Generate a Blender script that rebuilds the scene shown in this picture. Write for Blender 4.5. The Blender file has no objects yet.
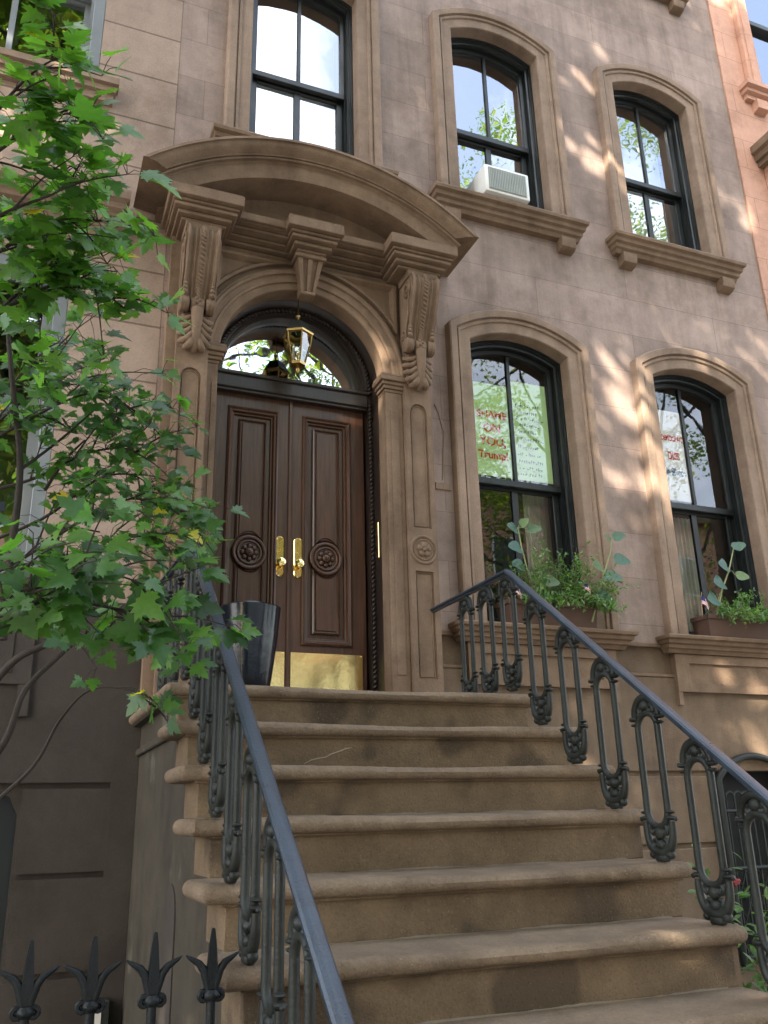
import bpy, bmesh, math, random
from mathutils import Vector, Matrix
from mathutils.geometry import tessellate_polygon
PI = math.pi
sc = bpy.context.scene
COL = sc.collection

# ------------------------------------------------------------------ camera
CAM = Vector((0.1355271, -4.9481261, -0.5534501))
YAW, PITCH, ROLL, FPX = 0.3911165, 0.3369088, -0.0240366, 874.177
FW = Vector((math.sin(YAW)*math.cos(PITCH), math.cos(YAW)*math.cos(PITCH), math.sin(PITCH)))
_r = Vector((math.cos(YAW), -math.sin(YAW), 0)); _u = _r.cross(FW)
RT = math.cos(ROLL)*_r + math.sin(ROLL)*_u
UP = -math.sin(ROLL)*_r + math.cos(ROLL)*_u
cd = bpy.data.cameras.new('camera'); cam = bpy.data.objects.new('camera', cd); COL.objects.link(cam)
M = Matrix((RT, UP, -FW)).transposed().to_4x4(); M.translation = CAM
cam.matrix_world = M
cd.sensor_fit = 'VERTICAL'; cd.sensor_height = 24.0; cd.lens = FPX/1024*24.0
cd.clip_start = 0.05; cd.clip_end = 500
sc.camera = cam

def at(px, py, y):
    """survey helper: the 3-D point seen at a photo pixel, on the upright plane y"""
    d = (px-384)/FPX*RT - (py-512)/FPX*UP + FW
    return CAM + d*((y-CAM.y)/d.y)

# ------------------------------------------------------------------ objects
WORLD = {}
def link(o, parent=None, wl=None):
    COL.objects.link(o)
    if parent is not None: o.parent = parent
    WORLD[o.name] = wl
def tag(o, label=None, cat=None, group=None, kind=None):
    if label: o['label'] = label
    if cat: o['category'] = cat
    if group: o['group'] = group
    if kind: o['kind'] = kind
    return o
def empty(name, loc, label=None, cat=None, group=None):
    o = bpy.data.objects.new(name, None); o.empty_display_size = .1
    o.location = loc; link(o, None, Vector(loc)); tag(o, label, cat, group)
    return o

class MB:
    def __init__(s): s.v = []; s.f = []; s.t = None
    def add(s, vs, fs):
        n = len(s.v); s.v += [tuple(v) for v in vs]; s.f += [tuple(i+n for i in f) for f in fs]; return s
    def box(s, x0, x1, y0, y1, z0, z1, b=0, seg=1):
        if b <= 0:
            vs = [(x, y, z) for x in (x0, x1) for y in (y0, y1) for z in (z0, z1)]
            return s.add(vs, [(0,1,3,2),(4,6,7,5),(0,4,5,1),(2,3,7,6),(0,2,6,4),(1,5,7,3)])
        bm = bmesh.new(); bmesh.ops.create_cube(bm, size=1)
        for v in bm.verts: v.co = Vector(((x0+x1)/2+v.co.x*(x1-x0), (y0+y1)/2+v.co.y*(y1-y0), (z0+z1)/2+v.co.z*(z1-z0)))
        bmesh.ops.bevel(bm, geom=bm.edges[:], offset=b, segments=seg, profile=.5, affect='EDGES')
        return s.addbm(bm)
    def addbm(s, bm, mat=None):
        bm.verts.index_update()
        s.add([(mat @ v.co if mat else v.co) for v in bm.verts], [[v.index for v in f.verts] for f in bm.faces]); bm.free(); return s
    def grid(s, lines, close=False):
        n = len(lines[0]); vs = [p for l in lines for p in l]; fs = []
        for i in range(len(lines)-1):
            for j in range(n-1 if not close else n):
                k = (j+1) % n
                fs.append((i*n+j, i*n+k, (i+1)*n+k, (i+1)*n+j))
        return s.add(vs, fs)
    def prism(s, poly, f, a, b):
        """poly of (p,q) pushed from depth a to b; f maps (p,q,d) to xyz"""
        n = len(poly)
        vs = [f(p, q, a) for p, q in poly]+[f(p, q, b) for p, q in poly]
        return s.add(vs, [tuple(range(n-1, -1, -1)), tuple(range(n, 2*n))]+[(i, (i+1) % n, n+(i+1) % n, n+i) for i in range(n)])
    def tube(s, pts, r, n=8, cap=True, flat=None):
        pts = [Vector(p) for p in pts]; m = len(pts)
        rs = r if isinstance(r, (list, tuple)) else [r]*m
        prev = None; rings = []
        for i, p in enumerate(pts):
            t = (pts[min(i+1, m-1)]-pts[max(i-1, 0)])
            if t.length < 1e-9: t = Vector((0, 0, 1))
            t.normalize()
            if prev is None:
                a = Vector((1, 0, 0)) if abs(t.x) < .9 else Vector((0, 1, 0))
                prev = (a-t*a.dot(t)).normalized()
            else: prev = (prev-t*prev.dot(t)).normalized()
            w = t.cross(prev)
            rings.append([p+(prev*math.cos(2*PI*k/n)+w*math.sin(2*PI*k/n))*rs[i] for k in range(n)])
        base = len(s.v); s.grid(rings, close=True)
        if cap:
            s.f.append(tuple(base+k for k in range(n-1, -1, -1))); s.f.append(tuple(base+(m-1)*n+k for k in range(n)))
        return s
    def lathe(s, prof, c, axis='z', n=16, sx=1, sy=1, rot=0):
        c = Vector(c); rings = []
        for r, h in prof:
            ring = []
            for k in range(n):
                a = 2*PI*k/n+rot; p, q = r*math.cos(a)*sx, r*math.sin(a)*sy
                ring.append(c+{'z': Vector((p, q, h)), 'y': Vector((p, h, q)), 'x': Vector((h, p, q))}[axis])
            rings.append(ring)
        base = len(s.v); s.grid(rings, close=True)
        s.f.append(tuple(base+k for k in range(n-1, -1, -1))); s.f.append(tuple(base+(len(prof)-1)*n+k for k in range(n)))
        return s
    def ball(s, c, r, sx=1, sy=1, sz=1, n=10, m=6, mat=None):
        c = Vector(c); rings = []
        for i in range(m+1):
            a = PI*i/m; ring = []
            for k in range(n):
                v = Vector((r*sx*math.sin(a)*math.cos(2*PI*k/n), r*sy*math.sin(a)*math.sin(2*PI*k/n), -r*sz*math.cos(a)))
                if mat: v = mat @ v
                ring.append(c+v)
            rings.append(ring)
        return s.grid(rings, close=True)
    def torus(s, c, R, r, axis='y', n=24, m=8, a0=0, a1=2*PI):
        c = Vector(c); full = abs(a1-a0-2*PI) < 1e-6; pts = []
        for i in range(n+1):
            a = a0+(a1-a0)*i/n
            p, q = R*math.cos(a), R*math.sin(a)
            pts.append(c+{'y': Vector((p, 0, q)), 'x': Vector((0, p, q)), 'z': Vector((p, q, 0))}[axis])
        return s.tube(pts, r, m, cap=not full)
    def holes(s, outer, holes, f, d, flip=False):
        """flat polygon with holes at depth d"""
        loops = [outer]+holes
        allp = [p for l in loops for p in l]
        tris = tessellate_polygon([[Vector((p, q, 0)) for p, q in l] for l in loops])
        return s.add([f(p, q, d) for p, q in allp], [t for t in tris])
    def wallring(s, loop, f, a, b):
        n = len(loop)
        vs = [f(p, q, a) for p, q in loop]+[f(p, q, b) for p, q in loop]
        return s.add(vs, [(i, (i+1) % n, n+(i+1) % n, n+i) for i in range(n)])
    def build(s, name, mat, parent=None, smooth=35, label=None, tint=None, recalc=True):
        me = bpy.data.meshes.new(name)
        wl = Vector((0, 0, 0))
        if parent is not None: wl = WORLD.get(parent.name) or Vector((0, 0, 0))
        me.from_pydata([(x-wl.x, y-wl.y, z-wl.z) for x, y, z in s.v], [], s.f)
        if recalc:
            bm = bmesh.new(); bm.from_mesh(me)
            bmesh.ops.recalc_face_normals(bm, faces=bm.faces); bm.to_mesh(me); bm.free()
        if name in ('pane', 'fanlight') and me.polygons[0].normal.y > 0: me.flip_normals()
        for m in (mat if isinstance(mat, list) else [mat]): me.materials.append(m)
        if smooth:
            me.shade_smooth()
            try: me.set_sharp_from_angle(angle=math.radians(smooth))
            except Exception: pass
        if s.t is not None:
            at_ = me.attributes.new('tint', 'FLOAT', 'FACE'); at_.data.foreach_set('value', s.t)
        me.update()
        o = bpy.data.objects.new(name, me)
        link(o, parent, wl)
        if label: o['label'] = label
        return o
def own(mb, name, mat, loc, label, cat, group=None, smooth=35, kind=None):
    """a thing that is one mesh, origin at loc"""
    loc = Vector(loc)
    mb.v = [(x-loc.x, y-loc.y, z-loc.z) for x, y, z in mb.v]
    o = mb.build(name, mat, None, smooth); o.location = loc; WORLD[o.name] = loc
    return tag(o, label, cat, group, kind)
XZ = lambda p, q, d: (p, d, q)
YZ = lambda p, q, d: (d, p, q)

# ------------------------------------------------------------------ materials
def mat(name):
    m = bpy.data.materials.new(name); m.use_nodes = True; nt = m.node_tree
    b = nt.nodes['Principled BSDF']; return m, nt, b
def N(nt, t, **k):
    n = nt.nodes.new(t)
    for a, v in k.items():
        if a.startswith('i_'):
            key = a[2:]; key = int(key) if key.isdigit() else key.replace('_', ' ')
            n.inputs[key].default_value = v
        else: setattr(n, a, v)
    return n
def ramp(nt, fac, stops):
    r = N(nt, 'ShaderNodeValToRGB'); e = r.color_ramp.elements
    while len(e) < len(stops): e.new(.5)
    for i, (p, c) in enumerate(stops):
        e[i].position = p; e[i].color = (*c, 1) if len(c) == 3 else c
    nt.links.new(fac, r.inputs[0]); return r.outputs[0]
def mix(nt, a, b, f, mode='MIX'):
    n = N(nt, 'ShaderNodeMix', data_type='RGBA', blend_type=mode)
    L = nt.links.new
    for i, v in ((0, f), (6, a), (7, b)):
        if hasattr(v, 'node'): L(v, n.inputs[i])
        else: n.inputs[i].default_value = v if i == 0 else ((*v, 1) if len(v) == 3 else v)
    return n.outputs[2]
def pos(nt, scale=(1, 1, 1), loc=(0, 0, 0), obj=False):
    g = N(nt, 'ShaderNodeTexCoord').outputs['Object'] if obj else N(nt, 'ShaderNodeNewGeometry').outputs['Position']
    mp = N(nt, 'ShaderNodeMapping'); mp.inputs['Scale'].default_value = scale; mp.inputs['Location'].default_value = loc
    nt.links.new(g, mp.inputs[0]); return mp.outputs[0]
def noise(nt, vec, scale, detail=5, rough=.55):
    n = N(nt, 'ShaderNodeTexNoise', i_Scale=scale, i_Detail=detail, i_Roughness=rough); nt.links.new(vec, n.inputs['Vector'])
    return n.outputs['Fac']
def stone(name, c, var=.22, joints=None, rough=.85, bump=.25, grain=90, streak=.18, pits=False, patch=None):
    m, nt, b = mat(name); L = nt.links.new
    p = pos(nt)
    big = noise(nt, p, 1.1, 6, .6); mid = noise(nt, p, 7, 6, .65); fine = noise(nt, p, grain, 4, .7)
    st = noise(nt, pos(nt, (3.2, 3.2, .5)), 1.6, 5, .6)
    dk = tuple(x*(1-var) for x in c); lt = tuple(min(1, x*(1+var)) for x in c)
    col = ramp(nt, big, [(.3, dk), (.7, lt)])
    col = mix(nt, col, ramp(nt, mid, [(.3, tuple(x*(1-var*1.1) for x in c)), (.68, tuple(min(1, x*(1+var)) for x in c))]), .45)
    col = mix(nt, col, ramp(nt, st, [(.36, (.68, .66, .64)), (.6, (1.05, 1.04, 1.03))]), streak*1.3, 'MULTIPLY')
    col = mix(nt, col, ramp(nt, fine, [(.3, (.8, .8, .8)), (.7, (1.15, 1.15, 1.15))]), .6, 'MULTIPLY')
    if patch:
        pn = noise(nt, p, patch[1], 3, .5)
        col = mix(nt, col, patch[0], ramp(nt, pn, [(patch[2], (0, 0, 0)), (patch[2]+.06, (1, 1, 1))]))
    rs = noise(nt, pos(nt, (5.5, 5.5, .35), (3, 1, 7)), 1.3, 6, .7)
    col = mix(nt, col, ramp(nt, rs, [(.52, (1, 1, 1)), (.70, (.70, .67, .64))]), min(1, streak*1.3), 'MULTIPLY')
    bl = noise(nt, pos(nt, (1, 1, 1), (11, 5, 2)), 2.7, 7, .7)
    col = mix(nt, col, ramp(nt, bl, [(.34, (.72, .69, .66)), (.50, (1, 1, 1)), (.70, (1.12, 1.11, 1.10))]), .8, 'MULTIPLY')
    h = mix(nt, fine, mid, .35)
    if joints:
        hh, off, w, size, tintv = joints
        g = N(nt, 'ShaderNodeSeparateXYZ'); L(N(nt, 'ShaderNodeNewGeometry').outputs['Position'], g.inputs[0])
        cb = N(nt, 'ShaderNodeCombineXYZ'); L(g.outputs[0], cb.inputs[0])
        sub = N(nt, 'ShaderNodeMath', operation='SUBTRACT'); L(g.outputs[2], sub.inputs[0]); sub.inputs[1].default_value = off-20*hh
        L(sub.outputs[0], cb.inputs[1])
        br = N(nt, 'ShaderNodeTexBrick', offset=.5, i_Scale=1.0, i_Mortar_Size=size, i_Mortar_Smooth=.35, i_Bias=0.0, i_Brick_Width=w, i_Row_Height=hh)
        br.inputs['Color1'].default_value = (1-tintv, 1-tintv, 1-tintv, 1); br.inputs['Color2'].default_value = (1+tintv*.6, 1+tintv*.5, 1+tintv*.5, 1)
        mv = .5 if size > .006 else .72; br.inputs['Mortar'].default_value = (mv, mv*.96, mv*.92, 1)
        L(cb.outputs[0], br.inputs['Vector'])
        col = mix(nt, col, br.outputs['Color'], 1.0, 'MULTIPLY')
        mh = N(nt, 'ShaderNodeMath', operation='MULTIPLY_ADD'); L(br.outputs['Fac'], mh.inputs[0]); mh.inputs[1].default_value = -1.2
        L(h, mh.inputs[2]); h = mh.outputs[0]
    if pits:
        vo = N(nt, 'ShaderNodeTexVoronoi', i_Scale=75.0); L(p, vo.inputs['Vector'])
        col = mix(nt, col, ramp(nt, vo.outputs['Distance'], [(.08, (.5, .46, .42)), (.28, (1, 1, 1))]), .55, 'MULTIPLY')
        sp = noise(nt, p, 160, 2, .5)
        col = mix(nt, col, tuple(min(.5, x*1.9+.04) for x in c), ramp(nt, sp, [(.66, (0, 0, 0)), (.73, (.5, .5, .5))]))
    L(col, b.inputs['Base Color']); b.inputs['Roughness'].default_value = rough
    b.inputs['Specular IOR Level'].default_value = .3
    bp = N(nt, 'ShaderNodeBump', i_Strength=bump, i_Distance=.012); L(h, bp.inputs['Height']); L(bp.outputs[0], b.inputs['Normal'])
    return m
def paint(name, c, rough=.4, metal=0, var=.15, bump=.08, scale=30, coat=0, spec=.5):
    m, nt, b = mat(name); L = nt.links.new
    p = pos(nt); n1 = noise(nt, p, scale*.2, 5, .6); n2 = noise(nt, p, scale*3, 3, .6)
    col = ramp(nt, n1, [(.3, tuple(x*(1-var) for x in c)), (.7, tuple(min(1, x*(1+var)) for x in c))])
    L(col, b.inputs['Base Color']); b.inputs['Metallic'].default_value = metal
    L(ramp(nt, n1, [(.3, (rough*.8,)*3), (.7, (min(1, rough*1.25),)*3)]), b.inputs['Roughness'])
    b.inputs['Coat Weight'].default_value = coat; b.inputs['Specular IOR Level'].default_value = spec
    bp = N(nt, 'ShaderNodeBump', i_Strength=bump, i_Distance=.006); L(n2, bp.inputs['Height']); L(bp.outputs[0], b.inputs['Normal'])
    return m
def wood(name, c, c2, rough=.38):
    m, nt, b = mat(name); L = nt.links.new
    n1 = noise(nt, pos(nt, (28, 28, 1.6)), 2.2, 6, .65); n2 = noise(nt, pos(nt), 2.0, 4, .6)
    col = ramp(nt, n1, [(.3, c), (.72, c2)])
    col = mix(nt, col, ramp(nt, n2, [(.35, (.7, .68, .66)), (.7, (1.15, 1.1, 1.05))]), .7, 'MULTIPLY')
    L(col, b.inputs['Base Color']); b.inputs['Roughness'].default_value = rough
    bp = N(nt, 'ShaderNodeBump', i_Strength=.12, i_Distance=.004); L(n1, bp.inputs['Height']); L(bp.outputs[0], b.inputs['Normal'])
    return m
def glass(name, refl, tint=(.75, .8, .78), wav=.03):
    m, nt, b = mat(name); L = nt.links.new; nt.nodes.remove(b); out = nt.nodes['Material Output']
    tr = N(nt, 'ShaderNodeBsdfTransparent', i_Color=(*tint, 1)); gl = N(nt, 'ShaderNodeBsdfGlossy', i_Roughness=.012)
    gl.inputs['Color'].default_value = (.97, .98, 1, 1)
    bp = N(nt, 'ShaderNodeBump', i_Strength=wav, i_Distance=.05); L(noise(nt, pos(nt), 3.2, 2, .5), bp.inputs['Height']); L(bp.outputs[0], gl.inputs['Normal'])
    fr = N(nt, 'ShaderNodeFresnel', i_IOR=1.5)
    ad = N(nt, 'ShaderNodeMath', operation='ADD', use_clamp=True); L(fr.outputs[0], ad.inputs[0]); ad.inputs[1].default_value = refl
    mx = N(nt, 'ShaderNodeMixShader'); L(ad.outputs[0], mx.inputs[0]); L(tr.outputs[0], mx.inputs[1]); L(gl.outputs[0], mx.inputs[2])
    L(mx.outputs[0], out.inputs[0]); return m
def leafmat(name, stops, trans=.35, rough=.45, vein=True):
    m, nt, b = mat(name); L = nt.links.new; out = nt.nodes['Material Output']
    a = N(nt, 'ShaderNodeAttribute', attribute_name='tint')
    col = ramp(nt, a.outputs['Fac'], stops)
    col = mix(nt, col, ramp(nt, noise(nt, pos(nt), 45, 3, .6), [(.3, (.8, .8, .8)), (.7, (1.15, 1.15, 1.1))]), .7, 'MULTIPLY')
    L(col, b.inputs['Base Color']); b.inputs['Roughness'].default_value = rough; b.inputs['Specular IOR Level'].default_value = .6
    tl = N(nt, 'ShaderNodeBsdfTranslucent'); L(mix(nt, col, (1.6, 1.9, .7), 1.0, 'MULTIPLY'), tl.inputs[0])
    mx = N(nt, 'ShaderNodeMixShader', i_0=trans); L(b.outputs[0], mx.inputs[1]); L(tl.outputs[0], mx.inputs[2]); L(mx.outputs[0], out.inputs[0])
    return m

MT = {}
MT['wall'] = stone('brownstone_ashlar', (.302, .229, .190), .28, (.34, .01, 1.75, .0034, .10), streak=.46)
MT['wall_pale'] = stone('pale_brownstone_ashlar', (.335, .25, .195), .15, (.39, .04, 1.6, .008, .06), streak=.16)
MT['wall_pink'] = stone('pink_stucco_ashlar', (.50, .285, .20), .12, (.34, .1, 1.2, .005, .03), streak=.12)
MT['trim'] = stone('brownstone_trim', (.196, .132, .086), .30, None, streak=.4, bump=.4)
MT['trim_pale'] = stone('pale_stone_trim', (.258, .184, .132), .25, None, streak=.3, bump=.35)
MT['base'] = stone('brownstone_base', (.155, .108, .070), .3, None, streak=.4, bump=.4)
MT['dark_base'] = stone('shade_darkened_base', (.048, .039, .032), .18, None, streak=.25)  # dark colour carries the stoop's shade on the areaway stone
MT['cheek'] = stone('shade_dark_mossy_cheek', (.050, .042, .029), .35, None, streak=.45, patch=((.085, .076, .056), 3.0, .62))  # dark base colour carries tree shade; the paler patches are moss
MT['riser'] = stone('brown_riser_stone', (.160, .112, .066), .42, None, streak=.12, bump=.8, pits=True, patch=((.08, .056, .034), 2.6, .56))
MT['tread'] = stone('worn_tread_stone', (.178, .130, .086), .40, None, streak=.05, bump=.9, grain=70, pits=True)
MT['mortar'] = stone('old_mortar', (.19, .155, .11), .3, None, streak=0)
MT['mortar_pale'] = stone('pale_patching_mortar', (.36, .31, .24), .3, None, streak=0)
MT['pave'] = stone('concrete_pavement', (.17, .165, .155), .15, None, streak=.05)
MT['iron'] = paint('black_iron_paint', (.019, .022, .019), .45, 0, .4, .35, 40, spec=.25)
MT['fence_iron'] = paint('areaway_iron_paint', (.007, .0095, .011), .42, 0, .4, .35, 40, spec=.25)
MT['rail'] = paint('blue_black_gloss_paint', (.016, .028, .042), .34, 0, .35, .35, 60, coat=.15)
MT['frame'] = paint('dark_green_window_paint', (.0065, .0095, .0095), .38, 0, .25, .1)
MT['grey_frame'] = paint('grey_window_paint', (.16, .175, .18), .45, 0, .1, .1)
MT['brass'] = paint('polished_brass', (.96, .74, .32), .13, 1, .10, .22, 2.5)
MT['old_brass'] = paint('lantern_brass', (.42, .29, .11), .32, 1, .35, .06, 20)
MT['door'] = wood('brown_door_wood', (.034, .015, .008), (.105, .048, .027), .30)
MT['jamb'] = wood('dark_jamb_wood', (.012, .008, .006), (.035, .022, .016), .4)
MT['glass'] = glass('window_glass', .05, (.95, .96, .95), .012)
MT['glass_hi'] = glass('upper_window_glass', .30, (.93, .95, .94))
MT['fan_glass'] = glass('fanlight_glass', .6, wav=.03)
MT['lamp_glass'] = glass('lantern_glass', .08, (.9, .9, .85), .1)
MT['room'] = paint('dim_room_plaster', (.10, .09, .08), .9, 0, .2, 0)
MT['blind'] = paint('white_blind_cloth', (.72, .73, .74), .9, 0, .04, .02)
MT['curtain'] = paint('cream_curtain_cloth', (.55, .53, .46), .9, 0, .08, .02)
MT['white'] = paint('white_enamel', (.72, .71, .66), .4, 0, .06, .02)
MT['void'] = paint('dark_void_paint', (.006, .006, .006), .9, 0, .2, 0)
MT['grille'] = paint('grey_grille', (.30, .32, .28), .5, 0, .1, .02)
MT['pot'] = paint('blue_glazed_ceramic', (.005, .0075, .012), .16, 0, .5, .2, 9, spec=.45)
MT['terra'] = paint('weathered_terracotta', (.085, .046, .031), .8, 0, .25, .2)
MT['soil'] = paint('potting_soil', (.03, .02, .014), .95, 0, .3, .5, 60)
MT['sign_green'] = paint('green_paper', (.66, .87, .48), .8, 0, .03, 0)
MT['sign_white'] = paint('white_paper', (.93, .92, .90), .8, 0, .02, 0)
MT['red_ink'] = paint('red_ink', (.70, .045, .02), .7, 0, .05, 0)
MT['black_ink'] = paint('black_ink', (.03, .03, .03), .7, 0, .05, 0)
MT['blue_ink'] = paint('blue_ink', (.03, .10, .22), .7, 0, .05, 0)
MT['bark'] = stone('maple_bark', (.042, .034, .028), .3, None, streak=.3, bump=.5)
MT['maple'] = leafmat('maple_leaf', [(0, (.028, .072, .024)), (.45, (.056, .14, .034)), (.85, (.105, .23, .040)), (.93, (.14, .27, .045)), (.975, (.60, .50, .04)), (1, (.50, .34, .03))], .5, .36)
MT['tree'] = leafmat('street_tree_leaf', [(0, (.05, .09, .02)), (.6, (.11, .16, .03)), (1, (.24, .24, .05))], .62)
MT['fern'] = leafmat('bushy_leaf', [(0, (.05, .115, .032)), (.6, (.11, .205, .06)), (1, (.22, .29, .09))], .35)
MT['bean'] = leafmat('blue_green_leaf', [(0, (.05, .12, .085)), (.6, (.08, .16, .11)), (1, (.13, .20, .06))], .35)
MT['stem'] = paint('green_stem', (.22, .24, .10), .6, 0, .2, .1)
MT['dry'] = paint('dry_stem', (.35, .24, .14), .7, 0, .2, .1)
MT['red'] = paint('red_petal', (.22, .006, .008), .5, 0, .2, .1)
MT['brick'] = None
def brickmat():
    m, nt, b = mat('red_brick'); L = nt.links.new
    g = N(nt, 'ShaderNodeSeparateXYZ'); L(N(nt, 'ShaderNodeNewGeometry').outputs['Position'], g.inputs[0])
    cb = N(nt, 'ShaderNodeCombineXYZ'); L(g.outputs[0], cb.inputs[0]); L(g.outputs[2], cb.inputs[1])
    br = N(nt, 'ShaderNodeTexBrick', i_Scale=1.0, i_Mortar_Size=.008, i_Brick_Width=.21, i_Row_Height=.075)
    br.inputs['Color1'].default_value = (.46, .18, .095, 1); br.inputs['Color2'].default_value = (.58, .26, .15, 1); br.inputs['Mortar'].default_value = (.4, .36, .3, 1)
    L(cb.outputs[0], br.inputs['Vector']); L(br.outputs['Color'], b.inputs['Base Color']); b.inputs['Roughness'].default_value = .9
    return m
MT['brick'] = brickmat()
def flagmat():
    m, nt, b = mat('striped_flag_cloth'); L = nt.links.new
    g = N(nt, 'ShaderNodeSeparateXYZ'); L(N(nt, 'ShaderNodeTexCoord').outputs['UV'], g.inputs[0])
    w = N(nt, 'ShaderNodeMath', operation='MULTIPLY'); L(g.outputs[1], w.inputs[0]); w.inputs[1].default_value = 6.5
    fr = N(nt, 'ShaderNodeMath', operation='FRACT'); L(w.outputs[0], fr.inputs[0])
    gt = N(nt, 'ShaderNodeMath', operation='GREATER_THAN'); L(fr.outputs[0], gt.inputs[0]); gt.inputs[1].default_value = .5
    c = mix(nt, (.5, .02, .04), (.8, .78, .76), gt.outputs[0])
    a = N(nt, 'ShaderNodeMath', operation='LESS_THAN'); L(g.outputs[0], a.inputs[0]); a.inputs[1].default_value = .4
    d = N(nt, 'ShaderNodeMath', operation='GREATER_THAN'); L(g.outputs[1], d.inputs[0]); d.inputs[1].default_value = .46
    e = N(nt, 'ShaderNodeMath', operation='MULTIPLY'); L(a.outputs[0], e.inputs[0]); L(d.outputs[0], e.inputs[1])
    c = mix(nt, c, (.02, .03, .12), e.outputs[0]); L(c, b.inputs['Base Color']); b.inputs['Roughness'].default_value = .8
    return m
MT['flag'] = flagmat()

# ------------------------------------------------------------------ light
SUN = Vector((-.50, -.62, .60)).normalized()
elev = math.asin(SUN.z); rotz = math.atan2(SUN.x, SUN.y)
w = bpy.data.worlds.new('World'); sc.world = w; w.use_nodes = True
wn = w.node_tree; bg = wn.nodes['Background']
sky = N(wn, 'ShaderNodeTexSky', sky_type='NISHITA', sun_disc=False, sun_elevation=elev, sun_rotation=rotz, air_density=1.0, dust_density=2.5, ozone_density=1.0)
cl = N(wn, 'ShaderNodeTexNoise', i_Scale=2.2, i_Detail=7, i_Roughness=.6); wn.links.new(N(wn, 'ShaderNodeTexCoord').outputs['Generated'], cl.inputs['Vector'])
wn.links.new(mix(wn, sky.outputs[0], (9.0, 9.4, 10.0), ramp(wn, cl.outputs['Fac'], [(.46, (.06, .06, .06)), (.66, (.85, .85, .85))])), bg.inputs[0]); bg.inputs[1].default_value = .15
sd = bpy.data.lights.new('sun', 'SUN'); sd.energy = 4.0; sd.angle = math.radians(.5); sd.color = (1, .9, .76)
so = bpy.data.objects.new('sun', sd); so.rotation_euler = SUN.to_track_quat('Z', 'Y').to_euler(); COL.objects.link(so)
vs = sc.view_settings; vs.view_transform = 'Standard'; vs.look = 'None'; vs.gamma = 1; vs.use_curve_mapping = False; vs.exposure = 2.4

# ------------------------------------------------------------------ constants of the place
RIS, TRD, NOSE = .18, .252, -1.27
GROUND = -2.15
DX = 1.598                     # centre line of the doorway
WING = [('W', 3.2825), ('W', 4.908)]
UPPER = [1.612, 3.2825, 4.908]
HW, RIN = .415, .825           # half opening and intrados radius of the arched windows

def arch_path(xc, zb, hw, zc, R, d, n=18, y=0):
    """jamb - arc - jamb polyline, offset outward by d"""
    h = hw+d; r = R+d
    a = math.asin(min(1, h/r)); pts = [(xc-h, zb)]
    for i in range(n+1):
        t = -a+2*a*i/n; pts.append((xc+r*math.sin(t), zc+r*math.cos(t)))
    pts.append((xc+h, zb)); return pts
def sweep_arch(mb, xc, zb, hw, zc, R, prof, n=18):
    mb.grid([[(x, y, z) for x, z in arch_path(xc, zb, hw, zc, R, d, n)] for d, y in prof]); return mb

# ================================================================== GROUND
mb = MB(); mb.add([(-120, -9, GROUND), (120, -9, GROUND), (120, 20, GROUND), (-120, 20, GROUND)], [(0, 1, 2, 3)])
tag(mb.build('pavement', MT['pave'], None, 0), kind='structure')
mb = MB(); mb.add([(-120, -14, GROUND-.14), (120, -14, GROUND-.14), (120, -9, GROUND-.14), (-120, -9, GROUND-.14)], [(0, 1, 2, 3)])
mb.add([(-120, -9, GROUND-.14), (120, -9, GROUND-.14), (120, -9, GROUND), (-120, -9, GROUND)], [(0, 1, 2, 3)])
MT['asphalt'] = stone('asphalt', (.05, .05, .05), .2, None, streak=0)
tag(mb.build('road', MT['asphalt'], None, 0), kind='structure')
mb = MB(); mb.add([(-120, -60, GROUND), (120, -60, GROUND), (120, -14, GROUND), (-120, -14, GROUND)], [(0, 1, 2, 3)])
tag(mb.build('far_pavement', MT['pave'], None, 0), kind='structure')

# ================================================================== MAIN BUILDING
house = empty('brownstone_house', (3.3, 0, GROUND), 'brown stone townhouse with arched door hood and arched windows', 'house')
XL, XR = .69, 5.895
WZ, UZ = .61, 3.955            # sill tops
holes = []
for xc in (3.2825, 4.908): holes.append(arch_path(xc, WZ-.02, HW, 2.005, RIN, .03))
for xc in UPPER: holes.append(arch_path(xc, UZ-.02, HW, 4.966, RIN, .03))
for xc in UPPER: holes.append(arch_path(xc, UZ+3.19, HW, 4.966+3.05, RIN, .03))
holes.append(arch_path(DX, -.02, .60, 2.22, .60, 0, 28))
gate = arch_path(4.905, -1.5, .335, -.62, .43, 0, 14)
BELT = .56
upper = [h for h in holes]
mb = MB()
# upper wall sheet (down to the belt), notch for the doorway
outer = [(XL, BELT), (DX-.60, BELT)]
da = arch_path(DX, BELT, .60, 2.22, .60, 0, 28)
outer += da + [(XR, BELT), (XR, 9.5), (XL, 9.5)]
outer = [outer[0]]+da+[(XR, BELT), (XR, 9.5), (XL, 9.5)]
mb.holes(outer, [h for h in holes[:-1]], XZ, 0)
mb.wallring(outer, XZ, 0, .02)
for h in holes[:-1]: mb.wallring(h, XZ, 0, .08)
mb.build('wall', MT['wall'], house, 0)
mb = MB()
outer = [(XL, GROUND), (XR, GROUND), (XR, BELT), (DX+.60, BELT), (DX+.60, -.02), (DX-.60, -.02), (DX-.60, BELT), (XL, BELT)]
mb.holes(outer, [gate], XZ, .022); mb.wallring(gate, XZ, .022, .3)
# rusticated blocks standing 18 mm proud, with open grooves between
for z0, z1 in ((-2.15, -1.24), (-1.215, -.785), (-.755, -.33), (-.30, .33)):
    if z1 < -.3: xs = ((2.5, 4.555), (5.255, 5.895))
    else: xs = ((2.5, 5.895),)
    for a, b in xs: mb.box(a+.002, b-.002, 0, .021, z0, z1, .006)
mb.build('base_wall', MT['base'], house, 30)
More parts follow.
